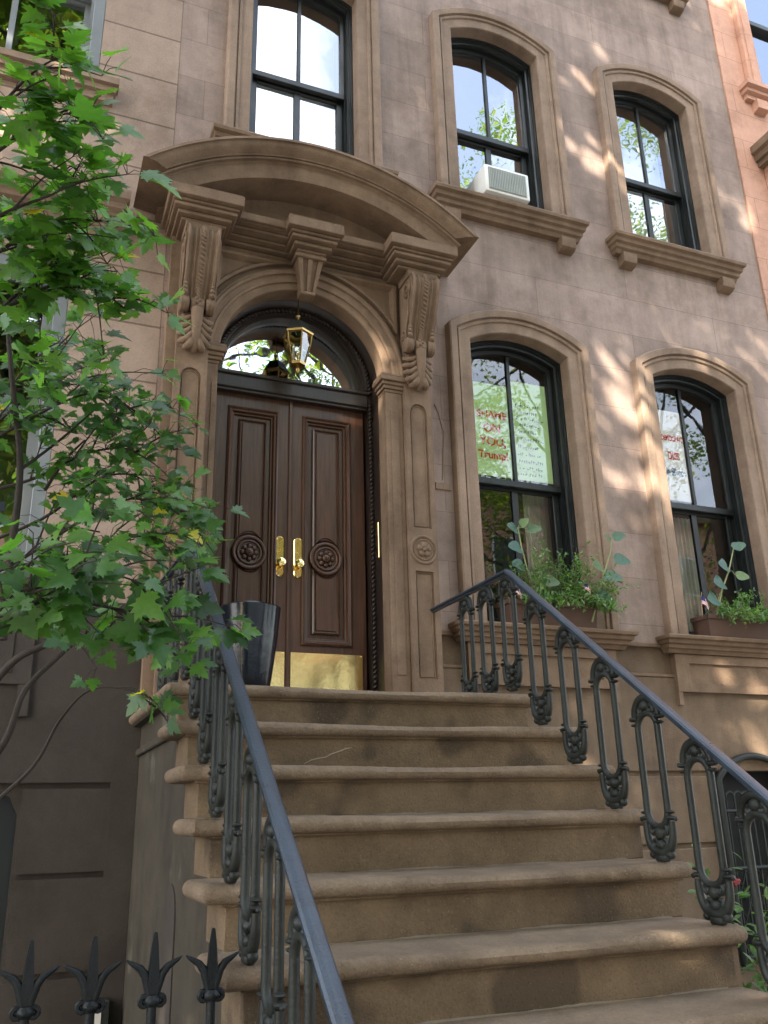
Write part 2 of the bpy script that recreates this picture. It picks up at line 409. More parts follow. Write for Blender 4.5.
# belt lip under the first floor sills
mb = MB(); mb.box(2.5, XR-.002, -.012, .02, .535, .563, .004); mb.box(2.5, XR-.002, -.006, .02, .33, .352, .004)
mb.build('belt_course', MT['trim'], house)

SURR = [(.0, .10), (.0, -.038), (.006, -.045), (.082, -.045), (.086, -.058), (.104, -.062), (.108, -.052), (.116, -.052), (.120, -.074), (.150, -.078), (.168, -.078), (.178, -.070), (.180, 0)]
def sill_prof(z):  # (y offset depth, z) silhouette, front of sill
    return [(0, z), (-.150, z), (-.155, z-.012), (-.150, z-.035), (-.125, z-.045), (-.118, z-.075), (-.095, z-.085), (-.09, z-.115), (-.07, z-.125), (-.055, z-.155), (0, z-.155)]
def stepped_slab(mb, x0, x1, prof, ztop):
    """moulded slab whose ends return like its front"""
    lines = []
    for y, z in prof:
        e = (-y)  # projection
        lines.append([(x0-e*.55, 0, z), (x0-e*.55, y, z), (x1+e*.55, y, z), (x1+e*.55, 0, z)])
    mb.grid(lines); return mb
def arched_window(parent, xc, zs, zc, kind, split):
    """timber frame = the part; surround, sashes, panes and sill are its sub-parts"""
    mb = MB()
    sweep_arch(mb, xc, zs, HW, zc, RIN, [(.0, .12), (.0, .065), (-.012, .065), (-.015, .080), (-.024, .080), (-.027, .095), (-.040, .100), (-.040, .145), (-.045, .145), (-.045, .21)])
    z0 = zs+.03
    mb.box(xc-HW, xc+HW, .05, .20, zs-.01, zs+.035)
    wnd = mb.build('window', MT['frame'], parent, 30)
    mb = MB(); sweep_arch(mb, xc, zs-.02, HW, zc, RIN, SURR); mb.build('surround', MT['trim_pale'], wnd, 30)
    # sashes
    mb = MB()
    up = [(-.043, .150), (-.043, .148), (-.048, .144), (-.074, .148), (-.080, .160), (-.080, .175)]
    sweep_arch(mb, xc, split, HW, zc, RIN, up)
    zt = zc+RIN-.083
    mb.box(xc-.013, xc+.013, .150, .176, split+.01, zt)
    mb.box(xc-HW+.044, xc+HW-.044, .140, .180, split-.022, split+.028, .004)
    mb.build('upper_sash', MT['frame'], wnd, 30)
    mb = MB()
    hw = HW-.046
    for s in (-1, 1): mb.box(xc+s*hw-(.0 if s < 0 else .05), xc+s*hw+(.05 if s < 0 else 0), .185, .22, z0, split, .004)
    mb.box(xc-hw+.051, xc+hw-.051, .186, .219, z0, z0+.075, .004); mb.box(xc-hw+.051, xc+hw-.051, .186, .219, split-.04, split+.012, .004)
    mb.box(xc-.024, xc+.024, .190, .215, z0+.07, split-.03)
    mb.build('lower_sash', MT['frame'], wnd, 30)
    mb = MB()
    pl = arch_path(xc, split, HW, zc, RIN, -.078)
    mb.add([(x, .166, z) for x, z in pl], [tuple(range(len(pl)))])
    mb.build('pane', MT['glass_hi' if kind == 'U' else 'glass'], wnd, 0)
    mb = MB(); mb.add([(xc-hw+.045, .204, z0+.07), (xc+hw-.045, .204, z0+.07), (xc+hw-.045, .204, split-.03), (xc-hw+.045, .204, split-.03)], [(0, 1, 2, 3)])
    mb.build('pane', MT['glass_hi' if kind == 'U' else 'glass'], wnd, 0)
    mb = MB(); x0, x1 = xc-HW-.18-.005, xc+HW+.18+.005
    stepped_slab(mb, x0, x1, [(y, zs-(zs-z)*(.74 if kind == 'W' else 1)) for y, z in sill_prof(zs)], zs)
    if kind == 'U':
        for s in (x0+.02, x1-.15):
            poly = [(0, zs-.150), (-.085, zs-.150), (-.088, zs-.20), (-.078, zs-.235), (-.05, zs-.255), (0, zs-.262)]
            mb.prism(poly, YZ, s, s+.13)
    mb.build('sill', MT['trim'], wnd, 30)
    if kind == 'W':
        # apron panel below the sill with hanging pilaster ends
        mb = MB(); a0, a1 = x0+.035, x1-.035
        mb.holes([(a0, .23), (a1, .23), (a1, .492), (a0, .492)], [[(a0+.12, .29), (a1-.12, .29), (a1-.12, .43), (a0+.12, .43)]], XZ, -.035)
        mb.wallring([(a0, .23), (a1, .23), (a1, .492), (a0, .492)], XZ, -.035, .02)
        mb.wallring([(a0+.12, .29), (a1-.12, .29), (a1-.12, .43), (a0+.12, .43)], XZ, -.035, -.016)
        mb.add([(a0+.12, -.016, .29), (a1-.12, -.016, .29), (a1-.12, -.016, .43), (a0+.12, -.016, .43)], [(0, 1, 2, 3)])
        for a in (a0, a1-.035): mb.box(a, a+.035, -.030, 0, .14, .232)
        mb.build('apron', MT['trim'], wnd, 0)
    return wnd
for xc in (3.2825, 4.908): arched_window(house, xc, WZ, 2.005, 'W', 1.70)
for xc in UPPER: arched_window(house, xc, UZ, 4.966, 'U', 4.80)
arched_window(house, 4.908, UZ+3.22, 4.966+3.05, 'U', 7.95)
# rooms behind the glass
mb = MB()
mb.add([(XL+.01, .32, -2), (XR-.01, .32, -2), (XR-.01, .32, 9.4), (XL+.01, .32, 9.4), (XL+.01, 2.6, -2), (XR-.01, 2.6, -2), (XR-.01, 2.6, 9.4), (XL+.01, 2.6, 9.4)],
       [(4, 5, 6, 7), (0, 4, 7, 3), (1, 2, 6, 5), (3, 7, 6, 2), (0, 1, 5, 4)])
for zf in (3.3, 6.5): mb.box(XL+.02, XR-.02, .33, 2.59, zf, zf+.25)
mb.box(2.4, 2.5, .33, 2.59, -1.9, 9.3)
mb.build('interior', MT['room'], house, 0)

# ------------------------------------------------------------------ doorway
dw = MB()
ARZ, ARR = 2.22, .557
aro = arch_path(DX, 0, ARR, ARZ, ARR, 0, 36)
dw.holes([(DX-.885, 0)]+aro+[(DX+.885, 0), (DX+.885, 3.02), (DX-.885, 3.02)], [], XZ, -.10)
dw.wallring([(DX-.885, 0)]+aro+[(DX+.885, 0), (DX+.885, 3.02), (DX-.885, 3.02)], XZ, -.10, .005)
surround = dw.build('doorway', MT['trim'], house, 30)
# archivolt
mb = MB()
def ringsweep(mb, c, prof, a0, a1, n=48):
    mb.grid([[(c[0]+r*math.cos(a0+(a1-a0)*i/n), y, c[1]+r*math.sin(a0+(a1-a0)*i/n)) for i in range(n+1)] for r, y in prof]); return mb
ringsweep(mb, (DX, ARZ), [(.556, -.09), (.556, -.115), (.562, -.122), (.606, -.122), (.608, -.136), (.622, -.140), (.626, -.134), (.662, -.134), (.665, -.150), (.680, -.156), (.690, -.146), (.700, -.146), (.706, -.135), (.712, -.098)], 0.02, PI-.02)
mb.build('archivolt', MT['trim'], surround, 25)
def pilaster(cx):
    mb = MB(); h = .098; f = -.150
    def cap(x0, x1, z0, z1, arch=False):
        if not arch: return [(x0, z0), (x1, z0), (x1, z1), (x0, z1)]
        r = (x1-x0)/2; return [(x0, z0), (x1, z0)]+[(cx+r*math.cos(PI*i/10), z1-r+r*math.sin(PI*i/10)) for i in range(11)]
    a = cap(cx-.062, cx+.062, 1.185, 2.06, True); b = cap(cx-.062, cx+.062, .23, .90)
    mb.holes([(cx-h, .05), (cx+h, .05), (cx+h, 2.99), (cx-h, 2.99)], [a, b], XZ, f)
    mb.wallring([(cx-h, .05), (cx+h, .05), (cx+h, 2.99), (cx-h, 2.99)], XZ, f, -.099)
    for l in (a, b):
        mb.wallring(l, XZ, f, f+.016); mb.add([(x, f+.016, z) for x, z in l], [tuple(range(len(l)))])
        # thin inner bead
        n = len(l); ccx = sum(p[0] for p in l)/n; zz = [p[1] for p in l]; cz = (min(zz)+max(zz))/2; hz = (max(zz)-min(zz))/2
        l2 = [(ccx+(x-ccx)*.78, cz+(z-cz)*(hz-.014)/hz) for x, z in l]
        mb.tube([(x, f+.015, z) for x, z in l2+[l2[0]]], .0045, 6, False)
    mb.torus((cx, f, 1.04), .088, .010, n=28); mb.torus((cx, f, 1.04), .066, .005, n=24)
    # base plinth
    mb.box(cx-h-.012, cx+h+.012, f-.014, -.099, .0, .055, .005); mb.box(cx-h-.006, cx+h+.006, f-.008, -.099, .056, .075, .004)
    p = mb.build('pilaster', MT['trim'], surround, 30)
    mb = MB()
    for k in range(5):
        a = PI/2+2*PI*k/5
        mb.ball((cx+.030*math.cos(a), f-.004, 1.04+.030*math.sin(a)), .021, 1, .55, 1, 10, 6)
    mb.ball((cx, f-.012, 1.04), .014)
    mb.build('rosette', MT['trim'], p, 60)
PL = {-1: DX-.728, 1: DX+.782}
for s in (-1, 1): pilaster(PL[s])
# jamb strips with impost caps
for s in (-1, 1):
    mb = MB(); x0, x1 = sorted((DX+s*.560, PL[s]-s*.1005))
    mb.box(x0, x1, -.118, -.098, .0, 2.13, .003); mb.box(x0+.03, x1-.03, -.123, -.117, .25, 2.0, .003)
    for (z0, z1, e) in ((2.13, 2.15, .006), (2.152, 2.175, .018), (2.177, 2.20, .030), (2.202, 2.235, .046), (2.237, 2.255, .040)):
        mb.box(x0-(e if s > 0 else e*.2), x1+(e*.2 if s > 0 else e), -.118-e, .0, z0, z1, .003)
    mb.build('impost', MT['trim'], surround, 30)
# spandrel panels
for s in (-1, 1):
    mb = MB(); R0 = .745; a0, a1 = math.radians(22), math.radians(66)
    def loop(off):
        r = R0+off; X_ = abs(PL[s]-DX)-.130; xs = DX+s*(X_-off); zt = 2.965-off
        out = []
        aa0 = math.acos(min(.999, (X_-off)/r)); aa1 = math.asin(min(.999, (zt-ARZ)/r))
        for i in range(13):
            a = aa0+(aa1-aa0)*i/12; out.append((DX+s*r*math.cos(a), ARZ+r*math.sin(a)))
        return [(xs, zt)]+out
    A, B, C_ = loop(0), loop(.020), loop(.040)
    n = len(A)
    mb.grid([[(x, -.099, z) for x, z in A], [(x, -.134, z) for x, z in A], [(x, -.134, z) for x, z in B], [(x, -.1005, z) for x, z in C_]], close=True)
    mb.build('spandrel_panel', MT['trim'], surround, 30)
# keystone
mb = MB()
for i in range(5):
    x0t, x1t = -.088+.0352*i, -.088+.0352*(i+1); k = .56
    yt, yb = (-.235, -.175) if i % 2 == 0 else (-.220, -.162)
    vs = [(DX+x0t+.001, yt, 2.955), (DX+x1t-.001, yt, 2.955), (DX+x1t*k-.001, yb, 2.745), (DX+x0t*k+.001, yb, 2.745),
          (DX+x0t+.001, -.095, 2.955), (DX+x1t-.001, -.095, 2.955), (DX+x1t*k-.001, -.095, 2.745), (DX+x0t*k+.001, -.095, 2.745)]
    mb.add(vs, [(0, 3, 2, 1), (0, 1, 5, 4), (3, 7, 6, 2), (0, 4, 7, 3), (1, 2, 6, 5)])
mb.box(DX-.105, DX+.105, -.25, -.10, 2.957, 2.985, .004)
mb.box(DX-.052, DX+.052, -.178, -.095, 2.722, 2.746, .006)
mb.build('keystone', MT['trim'], surround, 30)
# entablature : moulded run plus three broken-out blocks
mb = MB()
steps = [(2.985, 3.008, .112), (3.008, 3.040, .078), (3.040, 3.070, .044), (3.070, 3.092, .030), (3.092, 3.172, 0), (3.172, 3.182, .010)]
def block(x0, x1, front, back):
    for z0, z1, i in steps:
        mb.box(x0+i*.8, x1-i*.8, front+i, back, z0+.003, z1-.003, .004)
    mb.box(x0+.10, x1-.10, front+.125, back+.001, 2.984, 3.17)
block(DX-.955, DX-.495, -.43, -.02); block(DX+.505, DX+1.0, -.43, -.02); block(DX-.19, DX+.19, -.375, -.05)
for z0, z1, i in ((3.030, 3.052, .165), (3.053, 3.074, .120), (3.075, 3.098, .060), (3.098, 3.106, .02), (3.106, 3.165, 0)):
    mb.box(DX-.56, DX+.56, -.300+i, -.03, z0+.002, z1-.003, .004)
mb.box(DX-.55, DX+.55, -.118, -.031, 3.031, 3.16)
mb.build('entablature', MT['trim'], surround, 30)
# segmental pediment
PZ, PR = 1.952, 1.71; CUT = 3.186
prof = [(1.712, 0), (1.712, -.30), (1.712, -.500), (1.692, -.504), (1.691, -.490), (1.684, -.489), (1.672, -.488), (1.655, -.478), (1.636, -.452), (1.626, -.440), (1.618, -.438), (1.617, -.420), (1.612, -.419), (1.611, -.432), (1.604, -.436), (1.597, -.432), (1.596, -.408), (1.588, -.400), (1.492, -.396), (1.480, -.392), (1.476, -.150)]
mb = MB(); n = 56; lines = []
for r, y in prof:
    a0 = math.asin((CUT+(.048 if r > 1.61 else 0)-PZ)/r); lines.append([(DX+r*math.cos(a0+(PI-2*a0)*i/n), y, PZ+r*math.sin(a0+(PI-2*a0)*i/n)) for i in range(n+1)])
mb.grid(lines)
for e in (0, n):
    k = [l[e] for l in lines]; k += [(k[-1][0], 0, CUT)]
    mb.add(k, [tuple(range(len(k)))])
mb.build('pediment', MT['trim'], surround, 28)
mb = MB(); tl = [(DX+1.50*math.cos(math.radians(a)), PZ+1.50*math.sin(math.radians(a))) for a in range(54, 127, 3)]
tl = [(DX+1.0, 3.15)]+tl+[(DX-1.0, 3.15)]
mb.prism(tl, XZ, -.165, -.01); mb.build('tympanum', MT['trim'], surround, 0)
# scroll corbels
def corbel(cx):
    def fit(m):
        m.v = [(cx+(x-cx)*.98, -.149+(y+.149)*.84, 2.94-(2.972-z)*.885) for x, y, z in m.v]; return m
    mb = MB(); W = .105
    path = [(-.135, 2.972), (-.34, 2.972), (-.385, 2.955), (-.402, 2.92), (-.398, 2.87), (-.375, 2.80), (-.345, 2.72), (-.312, 2.65), (-.28, 2.59), (-.258, 2.54), (-.245, 2.50), (-.24, 2.46)]
    # smooth resample
    P = [Vector((0, y, z)) for y, z in path]; pts = []
    for i in range(len(P)-1):
        p0, p1, p2, p3 = P[max(i-1, 0)], P[i], P[i+1], P[min(i+2, len(P)-1)]
        for k in range(5):
            t = k/5; pts.append(.5*((2*p1)+(-p0+p2)*t+(2*p0-5*p1+4*p2-p3)*t*t+(-p0+3*p1-3*p2+p3)*t**3))
    pts.append(P[-1])
    def ribs(u):  # u in -1..1
        a = abs(u); h = 0
        if a > .80: h = .012*math.sqrt(max(0, 1-((a-.90)/.10)**2))+.006
        elif a > .52: h = -.008*math.sin((a-.52)/.28*PI)
        elif a > .40: h = .005*math.sin((a-.40)/.12*PI)
        elif a > .22: h = -.006*math.sin((a-.22)/.18*PI)
        else: h = .004*math.cos(a/.22*PI/2)
        return h
    us = [-1, -.98, -.94, -.9, -.86, -.82, -.79, -.72, -.65, -.58, -.52, -.49, -.46, -.43, -.40, -.35, -.3, -.25, -.22, -.15, -.08, 0]
    us = us+[-u for u in us[-2::-1]]
    lines = []
    for i, p in enumerate(pts):
        t = (pts[min(i+1, len(pts)-1)]-pts[max(i-1, 0)]).normalized(); nrm = Vector((0, t.z, -t.y))
        if nrm.y > 0 and i > 8: nrm = -nrm
        if nrm.z < 0 and i <= 8: nrm = -nrm
        tap = 1-.10*(i/len(pts))
        lines.append([(cx+u*W*tap, (p+nrm*ribs(u)).y, (p+nrm*ribs(u)).z) for u in us])
    mb.grid(lines)
    # sides
    for s in (-1, 1):
        side = [(cx+s*W*(1-.10*i/len(pts)), p.y, p.z) for i, p in enumerate(pts)]
        back = [(x, -.148, z) for x, y, z in side]
        mb.grid([side, back])
    fit(mb); mb.box(cx-.112, cx+.112, -.320, -.1495, 2.930, 2.9865, .004); o = mb.build('corbel', MT['trim'], surround, 40)
    # rope down the middle, scroll relief on the sides
    mb = MB()
    for i in range(5, len(pts), 2):
        p = pts[i]; t = (pts[min(i+1, len(pts)-1)]-pts[i-1]).normalized(); nrm = Vector((0, t.z, -t.y)); nrm = nrm if nrm.y < 0 else -nrm
        c = Vector((cx, p.y, p.z))+nrm*.008
        d = (Vector((1, 0, 0))*.8+t*.6).normalized()
        mb.tube([c-d*.022, c-d*.011+nrm*.004, c+d*.011+nrm*.004, c+d*.022], [.003, .0088, .0088, .003], 6)
    fit(mb).build('rope', MT['trim'], o, 60)
    mb = MB()
    for s in (-1, 1):
        x = cx+s*(W*.97)
        for (cy, cz, r0, r1, a0, turns) in ((-.29, 2.87, .075, .014, 2.2, 1.6), (-.205, 2.52, .045, .010, -.6, -1.4)):
            sp = [(x+s*.004, cy+(r0+(r1-r0)*i/24)*math.cos(a0+turns*2*PI*i/24), cz+(r0+(r1-r0)*i/24)*math.sin(a0+turns*2*PI*i/24)) for i in range(25)]
            mb.tube(sp, .010, 6)
        mb.tube([(x+s*.004, -.34+.10*i/10+.01*math.sin(i), 2.82-.35*i/10) for i in range(11)], .007, 6)
    # rolls at the foot
    for x0, x1, r in ((-.112, -.050, .062), (-.046, .046, .052), (.050, .112, .062)):
        mb.lathe([(r*.5, x0), (r*.86, x0+.004), (r, x0+.014), (r*.93, (x0+x1)/2-.006), (r*1.0, (x0+x1)/2), (r*.93, (x0+x1)/2+.006), (r, x1-.014), (r*.86, x1-.004), (r*.5, x1)], (cx, -.222, 2.425), 'x', 18)
    for k in range(9):
        a = PI*.25+PI*1.0*k/8
        mb.ball((cx-.012+.024*(k % 2), -.222+.053*math.cos(a), 2.425+.053*math.sin(a)), .012, n=8, m=5)
    for s in (-1, 1):
        for (dz, r) in ((.0, .020), (.033, .016), (.058, .013)):
            mb.ball((cx+s*.084, -.272-dz*.25, 2.495+dz), r, n=10, m=6)
    fit(mb).build('scroll', MT['trim'], o, 60)
    # acanthus leaf
    mb = MB()
    mb.tube([(cx, -.252, 2.385), (cx, -.256, 2.29), (cx, -.238, 2.19), (cx, -.208, 2.115), (cx, -.172, 2.092)], [.040, .034, .026, .036, .022], 10)
    for s in (-1, 1):
        for (z0, out, z1, r) in ((2.345, .104, 2.335, .017), (2.305, .104, 2.275, .018), (2.26, .099, 2.215, .019), (2.215, .086, 2.155, .021), (2.17, .055, 2.11, .022)):
            pp = []
            for i in range(9):
                t = i/8; x = .018+(out-.018)*t; z = z0+(z1-z0)*t-.028*math.sin(t*PI); pp.append((cx+s*x, -.225+.055*t*t-.010*math.sin(t*PI), z))
            mb.tube(pp, [r*(.55+.6*math.sin((.15+.8*i/8)*PI/1.2)) for i in range(9)], 8)
    mb.box(cx-.085, cx+.085, -.195, -.149, 2.12, 2.40, .02, 2)
    fit(mb).build('acanthus_leaf', MT['trim'], o, 60)
for s in (-1, 1): corbel(PL[s]-s*.004)

# timber door frame, fanlight and leaves
TB0, TB1 = 2.125, 2.245
mb = MB()
lining = [(.601, .0), (.598, .004), (.556, .006), (.556, .14), (.535, .14), (.535, .215)]
mb.grid([[(x, y, z) for x, z in arch_path(DX, 0, r, ARZ, r, 0, 36)] for r, y in lining])
FR = .505
ringsweep(mb, (DX, TB1+.01), [(.536, .14), (.536, .12), (.52, .118), (.515, .15), (.50, .152), (.496, .168), (.478, .170), (.474, .20), (.470, .24)], 0, PI)
# infill between the stilted arch and fanlight ring
mb.holes(arch_path(DX, TB1, .535, ARZ, .535, 0, 30), [[(DX+.48*math.cos(PI*i/30), TB1+.012+.48*math.sin(PI*i/30)) for i in range(31)]], XZ, .205)
mb.box(DX-.535, DX+.535, .135, .24, TB0, TB1, .006); mb.box(DX-.535, DX+.535, .118, .2, TB1-.030, TB1-.004, .006); mb.box(DX-.535, DX+.535, .150, .2, TB0-.018, TB0+.02, .004)
df = mb.build('door_frame', MT['jamb'], house, 30)
for s in (-1, 1):
    mb = MB()
    mb.box(DX+s*.541-.004, DX+s*.541+.004, .116, .124, .02, 2.17)
    for i in range(70):
        z = .03+i*.0305
        c = Vector((DX+s*.541, .118, z)); d = Vector((s*.65, 0, .75))
        mb.tube([c-d*.017, c-d*.009-Vector((0, .004, 0)), c+d*.009-Vector((0, .004, 0)), c+d*.017], [.004, .010, .010, .004], 6)
    mb.build('rope_moulding', MT['jamb'], df, 60)
mb = MB()
for i in range(60):
    a = .02+PI*i/60; c = Vector((DX+.541*math.cos(a), .118, ARZ+.541*math.sin(a)))
    d = (Vector((-math.sin(a), 0, math.cos(a)))*.75+Vector((math.cos(a), 0, math.sin(a)))*.65)
    mb.tube([c-d*.017, c-d*.009-Vector((0, .004, 0)), c+d*.009-Vector((0, .004, 0)), c+d*.017], [.004, .010, .010, .004], 6)
mb.build('rope_moulding', MT['jamb'], df, 60)
mb = MB(); fl = [(DX+.476*math.cos(PI*i/36), .222, TB1+.008+.476*math.sin(PI*i/36)) for i in range(37)]
mb.add(fl, [tuple(range(37))]); mb.build('fanlight', MT['fan_glass'], df, 0)
mb = MB(); mb.box(DX-.60, DX+.60, -.02, .30, -.012, .022, .005); mb.build('threshold', MT['trim'], df)
def door(s):
    mb = MB(); c = DX+s*.2605; hw = .258; y = .20
    cx = DX+s*.253; pw = .158
    hole = [(cx-pw, .475), (cx+pw, .475), (cx+pw, 2.005), (cx-pw, 2.005)]
    outer = [(c-hw, .024), (c+hw, .024), (c+hw, TB0-.003), (c-hw, TB0-.003)]
    mb.holes(outer, [hole], XZ, y); mb.wallring(outer, XZ, y, y+.05); mb.wallring(hole, XZ, y, y+.03)
    mb.add([(x, y+.03, z) for x, z in hole], [(0, 1, 2, 3)])
    # bolection moulding round the tall panel
    def rect(i): return [(cx-pw+i, .475+i), (cx+pw-i, .475+i), (cx+pw-i, 2.005-i), (cx-pw+i, 2.005-i)]
    mb.grid([[(x, y+d, z) for x, z in rect(i)] for i, d in ((-.014, .0), (-.012, -.012), (.0, -.018), (.008, -.008), (.018, -.006), (.026, .012), (.034, .014), (.038, .030))], close=True)
    # raised fields above and below the rosette
    def field(z0, z1, notch):
        r = .118; q = []
        x0, x1 = cx-.092, cx+.092
        if notch < 0:
            a = math.acos(.092/r) if r > .092 else 0
            arc = [(cx+r*math.cos(t), 1.035+r*math.sin(t)) for t in [PI-a-(PI-2*a)*i/10 for i in range(11)]]
            return [*arc, (x1, z1), (x0, z1)]
        a = math.acos(.092/r)
        arc = [(cx+r*math.cos(t), 1.035-r*math.sin(t)) for t in [a+(PI-2*a)*i/10 for i in range(11)]]
        return [(x0, z0), (x1, z0), *arc]
    for f_ in (field(0, 1.94, -1), field(.54, 0, 1)):
        xs = sum(p[0] for p in f_)/len(f_); zmin, zmax = min(p[1] for p in f_), max(p[1] for p in f_); zc_ = (zmin+zmax)/2
        def sc_(k): return [(cx+(x-cx)*(1-k/.092), zc_+(z-zc_)*(1-k/((zmax-zmin)/2))) for x, z in f_]
        L_ = [(0, .03), (0, .012), (.008, .006), (.014, .018), (.022, .020), (.026, .012)]
        mb.grid([[(x, y+d, z) for x, z in sc_(k)] for k, d in L_], close=True)
        mb.add([(x, y+.012, z) for x, z in sc_(.026)], [tuple(range(len(f_)))])
    o = mb.build('door', MT['door'], house, 25)
    mb = MB()
    mb.torus((cx, y+.012, 1.035), .100, .014, n=32); mb.torus((cx, y+.010, 1.035), .074, .008, n=28)
    mb.lathe([(.09, .03), (.09, .016), (.07, .014), (.05, .02), (.02, .02)], (cx, y, 1.035), 'y', 28)
    for k in range(8):
        a = 2*PI*k/8
        mb.ball((cx+.042*math.cos(a), y+.012, 1.035+.042*math.sin(a)), .017, 1, .7, 1, 8, 6)
    mb.lathe([(.03, .02), (.03, .0), (.018, -.010), (.012, -.010), (.012, -.022), (.0, -.026)], (cx, y, 1.035), 'y', 16)
    mb.build('rosette', MT['door'], o, 50)
    mb = MB(); hx = DX+s*.060
    def stad(w_, z0, z1): return [(hx+w_*math.cos(t), z1-w_+w_*math.sin(t)) for t in [PI*i/10 for i in range(11)]]+[(hx+w_*math.cos(t), z0+w_+w_*math.sin(t)) for t in [PI+PI*i/10 for i in range(11)]]
    mb.grid([[(x, y+d, z) for x, z in stad(k, .886+(.029-k), 1.156-(.029-k))] for k, d in ((.029, 0), (.029, -.005), (.024, -.009), (.020, -.007))], close=True)
    fp = stad(.020, .895, 1.147); mb.add([(x, y-.007, z) for x, z in fp], [tuple(range(len(fp)))])
    mb.lathe([(.012, -.005), (.011, -.03), (.024, -.036), (.029, -.048), (.026, -.060), (.012, -.067), (.0, -.068)], (hx, y, .972), 'y', 18)
    mb.lathe([(.010, -.005), (.010, -.012), (.0, -.012)], (hx, y, 1.06), 'y', 12)
    mb.build('handle', MT['brass'], o, 40)
    mb = MB(); k0, k1 = sorted((DX+s*.018, DX+s*.490)); mb.box(k0, k1, y-.004, y+.002, .045, .418, .0015)
    for i in range(5):
        for z in (.055, .408): mb.lathe([(.004, -.004), (.003, -.006), (0, -.0065)], (k0+.01+(k1-k0-.02)*i/4, y, z), 'y', 8)
    mb.build('kick_plate', MT['brass'], o, 30)
door(-1); door(1)
mb = MB(); mb.box(DX-.012, DX+.012, .186, .205, .03, TB0-.004, .004); mb.build('astragal', MT['door'], house)
mb = MB(); mb.box(DX+.547, DX+.556, .03, .062, 1.02, 1.26, .002); mb.build('hinge_plate', MT['brass'], house)

# ================================================================== NEIGHBOURS
left = empty('pale_stone_house', (-1.5, 0, GROUND), 'pale stone townhouse with coursed blocks and grey square windows left of the door', 'house')
lw = [(-1.02, .135, .70, 2.70), (-.99, .165, 4.15, 6.05)]
mb = MB()
hl = [[(a, c), (b, c), (b, d), (a, d)] for a, b, c, d in lw]
o_ = [(-4, .60), (.688, .60), (.688, 9.5), (-4, 9.5)]
mb.holes(o_, hl, XZ, -.002); mb.wallring(o_, XZ, -.002, .3)
for h in hl: mb.wallring(h, XZ, -.002, .16)
mb.build('wall', MT['wall_pale'], left, 0)
mb = MB(); bwin = [(-.75, -2.0), (.165, -2.0), (.165, -.50), (.12, -.41), (.02, -.365), (-.75, -.365)]
o_ = [(-4, GROUND), (.734, GROUND), (.734, .56), (-4, .56)]
mb.holes(o_, [bwin], XZ, .018); mb.wallring(bwin, XZ, .018, .3)
for z0, z1 in ((-2.15, -1.245), (-1.215, -.80), (-.772, -.375)): mb.box(.18, .60, -.012, .0175, z0, z1)
mb.box(.6003, .733, -.012, .0175, -2.15, .52); mb.box(-4, .60, -.012, .0175, -.345, .52)
mb.box(-1.2, .16, -.032, -.011, .14, .50, .004); mb.box(-1.0, .06, -.040, -.031, .20, .42, .003); mb.box(.10, .16, -.034, -.011, -.02, .139)
mb.box(-4, .668, -.028, .02, .56, .605, .006); mb.box(-4, .665, -.014, .02, .525, .558, .006)
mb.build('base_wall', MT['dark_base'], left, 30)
mb = MB(); mb.box(-.75, .165, .16, .2, -2.0, -.37); mb.build('basement_window', MT['frame'], left, 0)
def grey_window(a, b, c, d, split):
    mb = MB(); fw = .075
    mb.box(a, a+fw, .0, .14, c, d, .004); mb.box(b-fw, b, .0, .14, c, d, .004); mb.box(a+fw, b-fw, .002, .138, d-fw, d-.001); mb.box(a+fw, b-fw, .002, .138, c, c+.05)
    for x in (a+fw, b-fw-.02): mb.box(x, x+.02, .03, .14, c+.05, d-fw)
    f = mb.build('window', MT['grey_frame'], left, 30)
    mb = MB(); x0, x1 = a+fw+.02, b-fw-.02; xm = (x0+x1)/2
    for yy, z0, z1 in ((.06, split, d-fw), (.10, c+.05, split+.03)):
        mb.box(x0, x0+.04, yy, yy+.035, z0, z1); mb.box(x1-.04, x1, yy, yy+.035, z0, z1); mb.box(xm-.018, xm+.018, yy+.001, yy+.03, z0, z1)
        mb.box(x0+.04, x1-.04, yy, yy+.034, z0, z0+.05); mb.box(x0+.04, x1-.04, yy, yy+.034, z1-.05, z1)
    mb.build('sash', MT['grey_frame'], f, 30)
    for yy, z0, z1 in ((.08, split, d-fw), (.12, c+.05, split+.03)):
        mb = MB(); mb.add([(x0, yy, z0), (x1, yy, z0), (x1, yy, z1), (x0, yy, z1)], [(0, 1, 2, 3)]); mb.build('pane', MT['glass_hi'], f, 0)
    return f
f1 = grey_window(*lw[0], 1.72); f2 = grey_window(*lw[1], 4.93)
mb = MB(); stepped_slab(mb, -1.22, .245, [(0, 4.15), (-.10, 4.15), (-.10, 4.10), (-.075, 4.095), (-.075, 4.05), (-.05, 4.045), (-.05, 3.985), (0, 3.985)], 4.13); mb.build('sill', MT['trim_pale'], f2, 30)
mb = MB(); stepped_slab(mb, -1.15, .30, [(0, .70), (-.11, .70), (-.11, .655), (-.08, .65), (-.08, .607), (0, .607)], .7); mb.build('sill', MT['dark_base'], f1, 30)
mb = MB(); stepped_slab(mb, -1.30, .32, [(0, 3.20), (-.20, 3.20), (-.205, 3.185), (-.20, 3.135), (-.165, 3.12), (-.16, 3.085), (-.12, 3.07), (-.11, 3.05), (0, 3.05)], 3.2)
for bx in (.14,):
    mb.prism([(0, 3.05), (-.13, 3.05), (-.14, 3.0), (-.11, 2.95), (-.06, 2.90), (0, 2.86)], YZ, bx, bx+.16)
mb.box(-1.2, .13, -.05, 0, 2.84, 3.05, .004)
mb.build('window_hood', MT['trim_pale'], left, 30)
